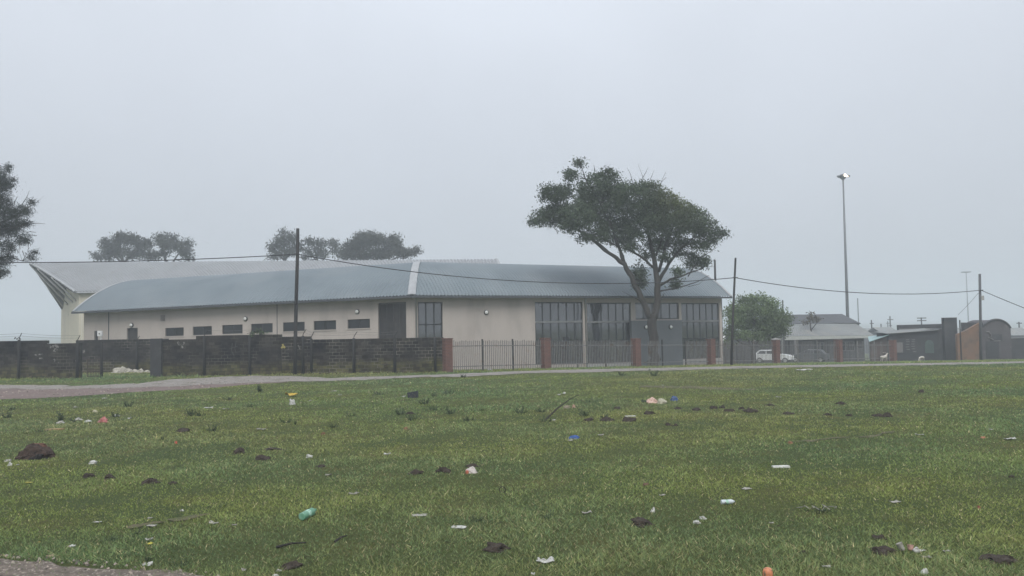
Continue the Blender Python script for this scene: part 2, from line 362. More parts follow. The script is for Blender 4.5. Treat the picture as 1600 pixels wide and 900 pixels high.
C0, L0, R0 = at(643, 461, 49.0), at(113, 487, 57.5), at(1143, 463, 60.0)
WSET, SPAN, RISE = 0.65, 13.6, 2.75
class Wing:
    def __init__(s, C, E):
        s.C = Vector((C.x, C.y, 0)); d = Vector((E.x - C.x, E.y - C.y, 0)); s.L = d.length; s.d = d / s.L
        s.n = Vector((-s.d.y, s.d.x, 0));
        if s.n.y < 0: s.n = -s.n
        s.z0 = C.z; s.k = (E.z - C.z) / s.L
    def w(s, u, b, z): p = s.C + s.d * u + s.n * b; return Vector((p.x, p.y, z + s.k * u))
    def hit(s, px, py, b=None):
        b = WSET if b is None else b
        v = ray(px, py); q = s.C + s.n * b
        t = (q - CP).dot(s.n) / v.dot(s.n); p = CP + v * t; u = (p - s.C).dot(s.d)
        return u, p.z - s.k * u
WL, WR = Wing(C0, L0), Wing(C0, R0)
_m = (WL.n + WR.n) / (1 + WL.n.dot(WR.n))
for W_ in (WL, WR): W_.mu = _m.dot(W_.d)
bld = thing("community_building", (C0.x, C0.y + 6, tz(C0.x, C0.y + 6)), "long beige plastered building with barrel roofs of blue-grey corrugated sheet", "building")
def prof(b): return RISE * (1 - abs(1 - b / (SPAN / 2)) ** 2.0)
def wing_roof(W):
    pitch = 0.25; nc = int((W.L) / pitch * 4); nr = 22
    def fn(i, j):
        u = W.L * i / nc; b = SPAN * j / nr
        u = max(u, W.mu * b)
        zc = 0.042 * math.sin(2 * math.pi * u / pitch)
        return W.w(u, b, W.z0 + prof(b) + zc)
    o = MB().grid(fn, nc, nr).build("roof", M_roof, bld)
    g = MB()   # gutter and soffit
    u0 = -0.02
    g.hexa([W.w(u0, -0.10, W.z0 - 0.17), W.w(W.L, -0.10, W.z0 - 0.17), W.w(W.L, 0.06, W.z0 - 0.17), W.w(u0, 0.06, W.z0 - 0.17),
            W.w(u0, -0.10, W.z0 - 0.03), W.w(W.L, -0.10, W.z0 - 0.03), W.w(W.L, 0.06, W.z0 - 0.03), W.w(u0, 0.06, W.z0 - 0.03)])
    g.build("gutter", M_gutter, o)
    MB().hexa([W.w(W.mu * .07, 0.07, W.z0 - 0.10), W.w(W.L, 0.07, W.z0 - 0.10), W.w(W.L, WSET + .1, W.z0 - 0.10), W.w(W.mu * (WSET + .1), WSET + .1, W.z0 - 0.10),
               W.w(W.mu * .07, 0.07, W.z0 - 0.05), W.w(W.L, 0.07, W.z0 - 0.05), W.w(W.L, WSET + .1, W.z0 - 0.05), W.w(W.mu * (WSET + .1), WSET + .1, W.z0 - 0.05)]).build("soffit", M_wallL, o)
    t = MB()   # barge flashing round the gable end
    def bf(i, j):
        b = SPAN * i / 24; k = [(-0.16, 0.035), (0.05, 0.04), (0.05, -0.16)][j]
        return W.w(W.L + k[0], b, W.z0 + prof(b) + k[1])
    t.grid(bf, 24, 2); t.build("barge_board", M_flash, o)
    return o
rL, rR = wing_roof(WL), wing_roof(WR)
hip = MB()
def hipf(i, j):
    b = SPAN / 2 * i / 16
    W = WL if j < 2 else WR; du = [0.27, 0.0, 0.0, 0.27][j]
    return W.w(W.mu * b + du, b - 0.01, W.z0 + prof(max(b, 0)) + (0.05 if j in (0, 3) else 0.075))
hip.grid(hipf, 16, 3); hip.build("hip_flashing", M_flash, rL)

def opening(W, x0, x1, y0, y1, b=None):
    ym, xm = (y0 + y1) / 2, (x0 + x1) / 2
    us = sorted((W.hit(x0, ym, b)[0], W.hit(x1, ym, b)[0])); return (us[0], us[1], W.hit(xm, y1, b)[1], W.hit(xm, y0, b)[1])
def wall_mesh(W, u0, u1, zb, zt, ops, th=0.24, b0=None):
    b0 = WSET if b0 is None else b0
    us = sorted({u0, u1, *[v for o in ops for v in o[:2]]}); zs = sorted({zb, zt, *[v for o in ops for v in o[2:]]})
    m = MB()
    for a, c in zip(us[:-1], us[1:]):
        run = None
        for e, f in zip(zs[:-1], zs[1:]):
            solid = not any(o[0] - 1e-6 <= a and c <= o[1] + 1e-6 and o[2] - 1e-6 <= e and f <= o[3] + 1e-6 for o in ops)
            if solid:
                if run is None: run = [e, f]
                else: run[1] = f
            if (not solid or f == zs[-1]) and run:
                m.hexa([W.w(a, b0, run[0]), W.w(c, b0, run[0]), W.w(c, b0 + th, run[0]), W.w(a, b0 + th, run[0]),
                        W.w(a, b0, run[1]), W.w(c, b0, run[1]), W.w(c, b0 + th, run[1]), W.w(a, b0 + th, run[1])]); run = None
    return m
def bar(m, W, u0, u1, z0, z1, b0, b1):
    m.hexa([W.w(u0, b0, z0), W.w(u1, b0, z0), W.w(u1, b1, z0), W.w(u0, b1, z0), W.w(u0, b0, z1), W.w(u1, b0, z1), W.w(u1, b1, z1), W.w(u0, b1, z1)])
def window(W, op, cols, rows, setb=0.12, fw=0.06, glass=M_glass, name="window", transom=None, b0=None, colw=None):
    """rows: list of z fractions (0..1) bounds between panes; cols likewise count"""
    u0, u1, z0, z1 = op; b = (WSET if b0 is None else b0) + setb
    fr = MB(); t = 0.055
    cs = [u0 + (u1 - u0) * i / cols for i in range(cols + 1)]; rs = [z0 + (z1 - z0) * r for r in rows]
    for i, c in enumerate(cs):
        a = c if i == 0 else c - fw / 2; e = c + fw if i == 0 else (c if i == cols else c + fw / 2)
        if i == cols: a = c - fw
        bar(fr, W, a, e, z0, z1, b, b + t)
    for i, r in enumerate(rs):
        a = r if i == 0 else (r - fw if i == len(rs) - 1 else r - fw / 2)
        bar(fr, W, u0 + fw, u1 - fw, a, a + fw, b - 0.004, b + t - 0.004)
    o = fr.build(name, M_frame, bld)
    for i in range(cols):
        for j in range(len(rs) - 1):
            p = MB(); q = 0.012; tw = random.uniform(-0.004, 0.004)
            p.hexa([W.w(cs[i] + q, b + 0.02 + tw, rs[j] + q), W.w(cs[i + 1] - q, b + 0.02 - tw, rs[j] + q), W.w(cs[i + 1] - q, b + 0.032 - tw, rs[j] + q), W.w(cs[i] + q, b + 0.032 + tw, rs[j] + q),
                    W.w(cs[i] + q, b + 0.02 + tw, rs[j + 1] - q), W.w(cs[i + 1] - q, b + 0.02 - tw, rs[j + 1] - q), W.w(cs[i + 1] - q, b + 0.032 - tw, rs[j + 1] - q), W.w(cs[i] + q, b + 0.032 + tw, rs[j + 1] - q)])
            p.build("pane", glass, o)
    if transom is not None:
        zt_ = z0 + (z1 - z0) * transom; tm = MB(); bar(tm, W, u0, u1, zt_ - 0.08, zt_ + 0.06, b - 0.06, b + 0.08); tm.build("transom", M_trans, o)
    return o
# left wing
smalls = [(258, 287, 512, 525), (301, 331, 510, 523.5), (347, 379, 507.5, 521.5), (392, 426, 505.5, 520), (442, 476, 503.3, 517.5), (490, 525, 501, 515.3), (543, 578, 498.7, 513)]
ops_s = [opening(WL, *s) for s in smalls]
zlo = sum(o[2] for o in ops_s) / 7; zhi = sum(o[3] for o in ops_s) / 7
op_door = opening(WL, 198, 215, 512.5, 560); op_slit = opening(WL, 147, 153, 517, 560); op_ent = opening(WL, 591, 635, 472.5, 590)
BASE = -2.2
wall_top = WL.z0 - 0.04
wL = wall_mesh(WL, WL.mu * WSET, WL.L - 0.45, BASE, wall_top, ops_s + [op_door, op_slit, op_ent]).build("wall", M_wallL, bld)
for o in ops_s: window(WL, o, 2, [0, 1], setb=0.10, fw=0.05, glass=M_dglass)
for o in ops_s:
    sl = MB(); bar(sl, WL, o[0] - 0.05, o[1] + 0.05, o[2] - 0.07, o[2], WSET - 0.05, WSET - 0.003); sl.build("window_sill", M_wallL, bld)
def plank_door(W, op, n, m, setb, name="door"):
    u0, u1, z0, z1 = op; fr = MB()
    bar(fr, W, u0, u0 + 0.07, z0, z1, WSET + setb - .03, WSET + setb + .05); bar(fr, W, u1 - 0.07, u1, z0, z1, WSET + setb - .03, WSET + setb + .05); bar(fr, W, u0 + .07, u1 - .07, z1 - .07, z1, WSET + setb - .03, WSET + setb + .05)
    o = fr.build(name, M_frame, bld)
    for i in range(n):
        a = u0 + .07 + (u1 - u0 - .14) * i / n; c = u0 + .07 + (u1 - u0 - .14) * (i + 1) / n
        p = MB(); bar(p, W, a + .006, c - .006, z0 + .02, z1 - .08, WSET + setb, WSET + setb + .035); p.build("door_panel", m, o)
    return o
M_ddoor = mat("dark door board", (0.03, 0.029, 0.031), 0.6, (0.045, 0.042, 0.042), 3, objvar=.2)
plank_door(WL, op_door, 2, M_ddoor, 0.16); plank_door(WL, op_slit, 1, M_ddoor, 0.16)
plank_door(WL, op_ent, 4, M_ddoor, 0.20, "entrance_door")
for (x0, x1, y0, y1) in ((169.2, 170.6, 488, 531), (432.5, 433.6, 478, 530)):
    u0, u1, z0, z1 = opening(WL, x0, x1, y0, y1); g = MB(); bar(g, WL, u0, u1, z0, wall_top - .02, WSET - 0.012, WSET - 0.002); g.build("control_joint", M_gutter, bld)
u0, u1, z0, z1 = opening(WL, 251.5, 258, 492, 501.5); g = MB()
for i in range(6): bar(g, WL, u0, u1, z0 + (z1 - z0) * i / 6, z0 + (z1 - z0) * (i + .55) / 6, WSET - 0.05, WSET - 0.003)
g.build("air_vent", mat("vent metal", (.17, .155, .145), .6, (.14, .13, .12), 8), bld)
def bulkhead(W, px, py, r=0.17, b=None):
    b = WSET if b is None else b
    u, z = W.hit(px, py, b); c = W.w(u, b, z); ax = (W.d, Vector((0, 0, 1)), -W.n)
    o = MB().lathe([(r, 0.003), (r, 0.06), (r * .92, 0.085), (r * .80, 0.09)], c, 18, ax).build("wall_lamp", M_dark, bld, smooth=False)
    MB().lathe([(r * .78, 0.06), (r * .76, 0.10), (r * .6, 0.14), (r * .3, 0.165), (0.01, 0.17)], c, 18, ax).build("lamp_glass", M_lamp, o, smooth=True)
for p in ((206, 508), (384, 498), (558.5, 487)): bulkhead(WL, *p)
bulkhead(WR, 759.5, 488)
# right wing
op_w = opening(WR, 653.5, 692, 472, 575)
g1 = opening(WR, 836.5, 911.5, 472, 569); g2 = opening(WR, 917.5, 987, 473, 567); g3 = opening(WR, 993, 1061, 473, 499); g4 = opening(WR, 1065.5, 1125, 473.5, 560.5)
top_g = g1[3]
wR = wall_mesh(WR, WR.mu * WSET + 0.0, WR.L - 0.45, BASE, WR.z0 - 0.04, [op_w, g1, g2, g3, g4]).build("wall", M_wallL, bld)
window(WR, op_w, 3, [0, 0.30, 0.66, 1], setb=.10, fw=.09)
fr1 = (502 - 569) / (472 - 569)
window(WR, g1, 6, [0, 0.36, .672, .685, 1], transom=.683, fw=.095)
window(WR, g2, 6, [0, 0.36, .672, .685, 1], transom=.683, fw=.095)
window(WR, g3, 5, [0, 1], fw=.09)
window(WR, g4, 6, [0, 0.36, .665, .680, 1], transom=.676, fw=.095)
# grey screen wall projecting in front, joints, plinths, downpipes
sc0, sc1, scz0, scz1 = opening(WR, 988, 1066.5, 500.5, 580, WSET - 0.32)
gs = MB(); bar(gs, WR, sc0, sc1, BASE, scz1, WSET - 0.32, WSET - 0.003); gs.build("screen_wall", M_grey, bld)
for p in ((1009, 511), (1047.5, 511)): bulkhead(WR, *p, b=WSET - 0.32)
for x in (742.0, 1128.5):
    u0, z_ = WR.hit(x, 500); g = MB(); bar(g, WR, u0 - .02, u0 + .02, BASE, WR.z0 - .08, WSET - 0.012, WSET - 0.002); g.build("control_joint", M_gutter if x > 1000 else M_wallL, bld)
for gg in (g2, g4):
    pl = MB(); bar(pl, WR, gg[0], gg[1], gg[2] - 0.32, gg[2] - 0.03, WSET - 0.05, WSET - 0.002); pl.build("plinth", M_concr, bld)
for x in (914.5, 650):
    u0, z_ = WR.hit(x, 500); m_ = MB(); m_.tube([WR.w(u0, WSET - .07, BASE + .5), WR.w(u0, WSET - .07, WR.z0 - .2), WR.w(u0, 0.0, WR.z0 - .1)], 0.055, 8); m_.build("downpipe", M_concr, bld, smooth=True)
# gable ends closing the wings
for W in (WL, WR):
    g = MB(); u = W.L - 0.45; n = 20
    for i in range(n):
        b0_, b1_ = [WSET + .24 + (SPAN - 2 * WSET - .48) * k / n for k in (i, i + 1)]
        g.hexa([W.w(u - .24, b0_, BASE), W.w(u, b0_, BASE), W.w(u, b1_, BASE), W.w(u - .24, b1_, BASE),
                W.w(u - .24, b0_, W.z0 + prof(b0_) - .05), W.w(u, b0_, W.z0 + prof(b0_) - .05), W.w(u, b1_, W.z0 + prof(b1_) - .05), W.w(u - .24, b1_, W.z0 + prof(b1_) - .05)])
    g.build("gable_wall", M_wallL, bld)
    wb = wall_mesh(W, W.mu * (SPAN - WSET), W.L - .45, BASE, W.z0 - .04, [], b0=SPAN - WSET - .24).build("wall", M_wallL, bld)

# ------------------------------------------------------------------ the big hall behind, with the prow roof
HC = at(117, 456, 80.0); HT = at(47, 412, 86.0); HR = at(97, 482, 93.0); HRT = at(775, 407, 92.0); HRT.z = HT.z
HD = Vector((HRT.x - HT.x, HRT.y - HT.y, 0)).normalized(); HN = Vector((-HD.y, HD.x, 0))
hall = thing("sports_hall", (HC.x, HC.y, tz(HC.x, HC.y)), "tall cream hall behind with silver barrel roof ending in a pointed strutted overhang", "building")
HSP = 7.5
def hprof(t): return 1 - abs(1 - 2 * t) ** 2.0
def hl(t):      # left end edge of the roof: front eave corner, tip, rear eave corner
    if t <= .5:
        w = 1 - (1 - 2 * t) ** 1.35; p = HC.lerp(HT, w); z = HC.z + (HT.z - HC.z) * (1 - (1 - 2 * t) ** 1.5)
    else:
        w = (2 * t - 1) ** 1.2; p = HT.lerp(HR, w); z = HT.z + (HR.z - HT.z) * w ** 1.15
    return Vector((p.x, p.y, z))
def hr(t):
    p = Vector((HRT.x, HRT.y, 0)) + HN * ((2 * t - 1) * HSP); ze = HC.z if t < .5 else HR.z
    return Vector((p.x, p.y, ze + (HT.z - ze) * hprof(t)))
n_rib = 130
def hf(i, j):
    t = j / 24; v = i / (n_rib * 4); p = hl(t).lerp(hr(t), v)
    zc = hr(t).z; k = sstep(0, 0.10, v); p.z = hl(t).z * (1 - k) + zc * k
    p.z += (0, 0, .12, .12)[i % 4]; return p
hroof = MB().grid(hf, n_rib * 4, 24).build("roof", M_galv, hall)
sol = hroof.modifiers.new("thickness", 'SOLIDIFY'); sol.thickness = 0.12; sol.offset = -1
tr = MB(); tr.tube([hl(t / 24) + Vector((0, 0, .04)) for t in range(13)], 0.12, 6); tr.build("barge_board", M_flash, hroof)
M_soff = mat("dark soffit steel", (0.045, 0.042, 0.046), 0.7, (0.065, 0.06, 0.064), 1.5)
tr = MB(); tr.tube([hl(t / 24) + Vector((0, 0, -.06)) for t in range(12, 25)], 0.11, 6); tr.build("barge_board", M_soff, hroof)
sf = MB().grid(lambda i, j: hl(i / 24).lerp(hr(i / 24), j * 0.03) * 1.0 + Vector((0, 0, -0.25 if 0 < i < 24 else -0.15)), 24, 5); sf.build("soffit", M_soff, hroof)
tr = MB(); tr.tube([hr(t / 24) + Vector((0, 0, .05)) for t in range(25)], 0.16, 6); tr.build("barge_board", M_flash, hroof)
# walls: skewed gable wall from the front corner to the rear corner, and the long front wall
GA = Vector((HC.x, HC.y, 0)) + HD * 0.25 + HN * .4; GB = at(95.5, 500, 94.0); GB.z = 0
gw = MB(); n = 14
gdir = (GB - GA); gnrm = Vector((gdir.y, -gdir.x, 0)).normalized()
for i in range(n):
    a, b = GA + gdir * (i / n), GA + gdir * ((i + 1) / n)
    za, zb_ = [HC.z - 0.2 + (HR.z - HC.z) * k + 2.4 * (1 - abs(1 - 2 * k) ** 2) for k in (i / n, (i + 1) / n)]
    q = HD * .3
    gw.hexa([(a.x, a.y, -4), (b.x, b.y, -4), (b.x + q.x, b.y + q.y, -4), (a.x + q.x, a.y + q.y, -4), (a.x, a.y, za), (b.x, b.y, zb_), (b.x + q.x, b.y + q.y, zb_), (a.x + q.x, a.y + q.y, za)])
gw.build("gable_wall", M_cream, hall)
fw_ = MB(); a = GA + HD * .31; b = a + HD * 46
fw_.hexa([(a.x, a.y, -4), (b.x, b.y, -4), (b.x + HN.x * .3, b.y + HN.y * .3, -4), (a.x + HN.x * .3, a.y + HN.y * .3, -4),
          (a.x, a.y, HC.z - .05), (b.x, b.y, HC.z - .05), (b.x + HN.x * .3, b.y + HN.y * .3, HC.z - .05), (a.x + HN.x * .3, a.y + HN.y * .3, HC.z - .05)])
fw_.build("wall", M_cream, hall)
g = MB(); e0 = HC + HD * .2; e1 = hr(0)
g.tube([e0 + Vector((0, 0, -.1)), Vector((e1.x, e1.y, HC.z - .1))], .09, 6); g.build("gutter", M_flash, hroof)
M_strut = mat("grey steel tube", (0.46, 0.45, 0.45), 0.5, (0.36, 0.35, 0.35), 3)
def gpt(px, py):   # point on gable wall plane
    v = ray(px, py); t = (GA - CP).dot(gnrm) / v.dot(gnrm); return CP + v * t
for (wx, wy, t) in ((119, 470.5, .20), (114, 473, .36), (106.5, 476.5, .52), (98.5, 480, .68), (96.5, 481.5, .82)):
    p = hl(t) + Vector((0, 0, -.15)); MB().tube([gpt(wx, wy) + gnrm * .02, p], .10, 8).build("strut", M_strut, hall, smooth=True)
for (wx, wy) in ((98.6, 494), (106.6, 491.3)):
    c = gpt(wx, wy); w = gdir.normalized()
    MB().add([c + w * -.26 - Vector((0, 0, -.16)), c + w * -.26 + Vector((0, 0, -.16)), c + w * .22, c + gnrm * .25 + w * -.1], [(0, 1, 2), (0, 3, 1), (1, 3, 2), (2, 3, 0)]).build("flood_lamp", M_dark, hall)
p = GA + HD * 1.0 - HN * .1
MB().tube([(p.x, p.y, -3.5), (p.x, p.y, 4.6), (p.x, p.y + .1, 5.0)], .13, 8).build("downpipe", M_cream, hall, smooth=True)
# ------------------------------------------------------------------ block walls
def block_material():
    m = bpy.data.materials.new("sooty block"); m.use_nodes = True; N, L = m.node_tree.nodes, m.node_tree.links; b = N["Principled BSDF"]
    b.inputs["Roughness"].default_value = 0.92; b.inputs["Specular IOR Level"].default_value = 0.15
    g = N.new("ShaderNodeNewGeometry"); sp = N.new("ShaderNodeSeparateXYZ"); L.new(g.outputs["Position"], sp.inputs[0])
    def nz(sc, det, lo, hi):
        n = N.new("ShaderNodeTexNoise"); n.inputs["Scale"].default_value = sc; n.inputs["Detail"].default_value = det; L.new(g.outputs["Position"], n.inputs["Vector"])
        r = N.new("ShaderNodeMapRange"); r.inputs[1].default_value = lo; r.inputs[2].default_value = hi; L.new(n.outputs[0], r.inputs[0]); return n.outputs[0], r.outputs[0]
    def mix(f, a, c, bl='MIX'):
        mx = N.new("ShaderNodeMix"); mx.data_type = 'RGBA'; mx.blend_type = bl
        if isinstance(f, float): mx.inputs[0].default_value = f
        else: L.new(f, mx.inputs[0])
        for i, k in ((6, a), (7, c)):
            if isinstance(k, tuple): mx.inputs[i].default_value = (*k, 1)
            else: L.new(k, mx.inputs[i])
        return mx.outputs[2]
    def math_(op, a, c):
        x = N.new("ShaderNodeMath"); x.operation = op
        for i, k in ((0, a), (1, c)):
            if isinstance(k, float): x.inputs[i].default_value = k
            else: L.new(k, x.inputs[i])
        return x.outputs[0]
    c = mix(nz(1.3, 6, .35, .7)[1], (0.018, 0.0172, 0.018), (0.046, 0.041, 0.037))
    c = mix(nz(0.5, 4, .56, .64)[1], c, (0.007, 0.007, 0.010))
    # moss and washed soil splashed on the lowest courses, ragged upper edge
    lim = math_('ADD', math_('MULTIPLY', nz(0.45, 5, 0, 1)[0], 1.1), 0.02)
    rr = N.new("ShaderNodeMapRange"); rr.inputs[1].default_value = -.2; rr.inputs[2].default_value = .2
    L.new(math_('SUBTRACT', lim, sp.outputs[2]), rr.inputs[0])
    moss = mix(nz(2.5, 6, .4, .6)[1], (0.085, 0.080, 0.034), (0.045, 0.038, 0.024))
    c = mix(rr.outputs[0], c, moss)
    c = mix(nz(14.0, 5, .66, .74)[1], c, (0.10, 0.095, 0.085))
    oi = N.new("ShaderNodeObjectInfo"); r = N.new("ShaderNodeMapRange"); r.inputs[3].default_value = .6; r.inputs[4].default_value = 1.5
    L.new(oi.outputs["Random"], r.inputs[0]); c = mix(1.0, c, r.outputs[0], 'MULTIPLY')
    L.new(c, b.inputs["Base Color"])
    bp = N.new("ShaderNodeBump"); bp.inputs["Distance"].default_value = .02; L.new(nz(25, 6, 0, 1)[0], bp.inputs["Height"]); L.new(bp.outputs[0], b.inputs["Normal"])
    return m
M_block = block_material()
M_mortar = mat("old pale mortar", (0.27, 0.25, 0.21), 0.95, (0.12, 0.112, 0.098), 2.2, 6, 0.01, 30, blotch=(0.018, 0.018, 0.02), blotch_scale=.8, blotch_lo=.42, blotch_hi=.56)
M_mortar_d = mat("painted over mortar", (0.15, 0.14, 0.11), 0.95, (0.07, 0.066, 0.055), 1.6, 6, 0.01, 30, blotch=(0.014, 0.014, 0.016), blotch_scale=.7, blotch_lo=.38, blotch_hi=.5)
M_post = mat("tarred timber post", (0.014, 0.014, 0.016), 0.8, (0.028, 0.027, 0.026), 6, 5, 0.01, 30, stretch=(1, 1, .2))
M_wire = mat("galvanised wire", (0.10, 0.10, 0.11), 0.5, (0.14, 0.14, 0.14), 20)
BW, BH, BT, MJ = 0.37, 0.19, 0.15, 0.019
def block_mesh(half):
    w = (BW / (2 if half else 1) - MJ) / 2; h = (BH - MJ) / 2; t = BT / 2; c = 0.010
    m = MB()
    q = [(-1, -1), (1, -1), (1, 1), (-1, 1)]
    m.v = [(a * w, -t + c, e * h) for a, e in q] + [(a * (w - c), -t, e * (h - c)) for a, e in q] + [(a * w, t, e * h) for a, e in q]
    m.f = [(4, 5, 6, 7)] + [(i, (i + 1) % 4, 4 + (i + 1) % 4, 4 + i) for i in range(4)] + [(8 + i, 8 + (i + 1) % 4, (i + 1) % 4, i) for i in range(4)] + [(11, 10, 9, 8)]
    me = bpy.data.meshes.new("block"); me.from_pydata(m.v, [], m.f); me.materials.append(M_block); return me
BM, BMH = block_mesh(False), block_mesh(True)
def block_wall(A, B, courses_fn, label, zoff=0.0, missing=0.0, mortar=None):
    """A, B plan points; courses_fn(metres along) -> number of courses"""
    A, B = Vector((A[0], A[1], 0)), Vector((B[0], B[1], 0)); d = B - A; L_ = d.length; d /= L_; rz = math.atan2(d.y, d.x); nrm = Vector((d.y, -d.x, 0))
    z0 = min(tz(A.x, A.y), tz(B.x, B.y)) - 0.06 + zoff
    root = thing("block_wall", (A.x, A.y, z0), label, "wall")
    cmax = max(courses_fn(L_ * i / 40) for i in range(41))
    mm = MB(); steps = []
    x = 0.0
    while x < L_ - 1e-6:
        e = x
        while e < L_ - 1e-6 and courses_fn(min(e + .1, L_)) == courses_fn(min(x + .1, L_)): e = min(e + .2, L_)
        e = max(e, min(x + .2, L_)); steps.append((x, e, courses_fn(min(x + .1, L_)))); x = e
    for a, e, c in steps:
        p, q = A + d * a, A + d * e; k = d.cross(Vector((0, 0, 1))) * -1
        h = c * BH - .004; o1, o2 = -k * (-.0), k * .14
        f = [p + nrm * -0.012, q + nrm * -0.012, q - nrm * .15, p - nrm * .15]
        mm.hexa([(v.x, v.y, z0 - .2) for v in f] + [(v.x, v.y, z0 + h) for v in f])
    mm.build("mortar", mortar or M_mortar, root)
    for c in range(cmax):
        x = 0.0 if c % 2 == 0 else -BW / 2
        while x < L_ - .05:
            a, e = max(x, 0), min(x + BW, L_)
            if e - a > .06 and c < courses_fn((a + e) / 2) and random.random() >= missing:
                half = e - a < BW * .6; full = BW / 2 if half else BW
                p = A + d * ((a + e) / 2) + nrm * (-.075 + random.uniform(-.004, .005))
                shared("block", BMH if half else BM, root, (p.x, p.y, z0 + BH * (c + .5)), rz + random.uniform(-.006, .006), ((e - a) / full, 1, 1))
            x += BW
    root["_z0"] = z0
    return root, (A, d, nrm, z0)
def X_at(px, y): return at(px, 560, y).x
FY = 43.0
wA, fA = block_wall((X_at(-75, FY + .3), FY + .3), (X_at(126, FY), FY), lambda m: 12 if m < 5.65 else 11, "dark sooty block wall with white graffiti, running out of frame beside the gate", mortar=M_mortar_d)
wB, fB = block_wall((X_at(236, FY), FY), (X_at(440, FY), FY), lambda m: 13 if m > 2.6 else 12, "taller dark block wall section with a wide grey pier beside the gate opening", zoff=-.08, mortar=M_mortar_d)
wC, fC = block_wall((X_at(440.2, FY), FY), (X_at(693, FY), FY), lambda m: 12 if m < 1.5 else 11, "sooty block wall with pale mortar lines ending at a red brick pillar")
RY = 50.5
wD, fD = block_wall((X_at(118, RY), RY), (X_at(262, RY), RY), lambda m: 12, "block wall set back behind the gate opening and rubble heap")
def wall_post(px, h, root, lean=0.0, y=FY, rag=False, arm=True, arm_dx=.22):
    x = X_at(px, y); z = tz(x, y)
    o = MB().tube([(x, y - .085, z - .1), (x + lean, y - .085, z + h)], [.085, .075], 8).build("post", M_post, root, smooth=True)
    if arm:
        MB().tube([(x + lean, y - .085, z + h - .02), (x + lean + .02, y - .085, z + h + .12), (x + lean + arm_dx, y - .2, z + h + .38)], .022, 5).build("wire_arm", M_dark, o)
    return Vector((x + lean + arm_dx, y - .2, z + h + .36))
def strand(pts, root, r=.006):
    m = MB(); allp = []
    for p, q in zip(pts[:-1], pts[1:]):
        for i in range(6): allp.append(p.lerp(q, i / 6) - Vector((0, 0, .05 * math.sin(math.pi * i / 6))))
    m.tube(allp + [pts[-1]], r, 4); m.build("barbed_wire", M_wire, root)
ta = [wall_post(-60, 2.3, wA), wall_post(31, 2.28, wA, rag=True), wall_post(122, 2.1, wA)]
strand(ta, wA); strand([p - Vector((.1, -.06, .14)) for p in ta], wA)
tb = [wall_post(320, 2.27, wB), wall_post(391, 2.27, wB)]
tc = [wall_post(474, 2.22, wC), wall_post(487, 2.06, wC, arm_dx=.18), wall_post(553.5, 2.04, wC), wall_post(617, 2.04, wC), wall_post(680, 2.0, wC, arm=False)]
strand(tb, wB); strand(tc[:4], wC); strand([p - Vector((.1, -.06, .14)) for p in tc[:4]], wC)
pier = MB(); x0, x1 = X_at(235.5, FY - .12), X_at(252.5, FY - .12)
pier.box(((x0 + x1) / 2, FY - .09, 1.03), ((x1 - x0) / 2, .085, 1.16)); pier.build("pier", mat("grey plastered pier", (.05, .05, .054), .9, (.035, .035, .038), 2.5, 6, .008, 30, blotch=(.08, .078, .075), blotch_scale=1.6, blotch_lo=.55, blotch_hi=.7), wB)
tp = wall_post(215, 2.05, wD, y=RY - .02)
# faded paint marks on the wall faces
M_pale = mat("old white paint", (0.30, 0.29, 0.27), .9, (0.14, 0.135, 0.13), 12, 6, blotch=(.03, .03, .03), blotch_scale=9, blotch_lo=.45, blotch_hi=.58)
M_yel = mat("old yellow paint", (0.40, 0.34, 0.10), .9, (0.22, 0.19, 0.08), 12, 6)
M_dim = mat("faint paint smear", (.085, .082, .08), .9, (.03, .03, .03), 6, 6)
def paint(root, y, strokes, m, w=.05):
    g = MB()
    for st in strokes:
        pts = [at(px, py, y - .012) for px, py in st]
        for a, b in zip(pts[:-1], pts[1:]):
            t = (b - a).normalized(); s_ = Vector((-t.z, 0, t.x)) * w
            g.hexa([a - s_, b - s_, b - s_ + Vector((0, .006, 0)), a - s_ + Vector((0, .006, 0)), a + s_, b + s_, b + s_ + Vector((0, .006, 0)), a + s_ + Vector((0, .006, 0))])
    g.build("paint_mark", m, root)
yA = lambda px: FY
paint(wA, FY + .02, [[(82, 541.5), (86, 540), (90.5, 541), (89.5, 545), (85, 546.5), (85, 550)], [(77, 541), (80, 543)]], M_pale, .07)
paint(wA, FY + .02, [[(84, 561), (85.5, 562), (84.5, 567)], [(91, 565), (91, 567.5)], [(54, 554), (58, 555)], [(60, 554), (66, 553)], [(61, 560), (66, 560)]], M_pale, .035)
paint(wA, FY + .02, [[(131, 546), (131, 551.5)], [(119, 561), (119.5, 566)]], M_pale, .06)
paint(wB, FY, [[(277.5, 534), (281, 539.5)], [(288.5, 534), (284.5, 539), (285, 544)]], M_pale, .055)
paint(wB, FY, [[(363, 536), (361.5, 548), (366, 556)], [(369, 533), (367, 545), (369, 552)], [(358, 545), (371, 541)]], M_dim, .016)
paint(wC, FY, [[(441.5, 537.5), (442.5, 541), (439.5, 544)], [(443, 541), (445, 544)]], M_yel, .055)
paint(wC, FY, [[(463, 537), (466, 539), (468.5, 546)]], M_pale, .03)

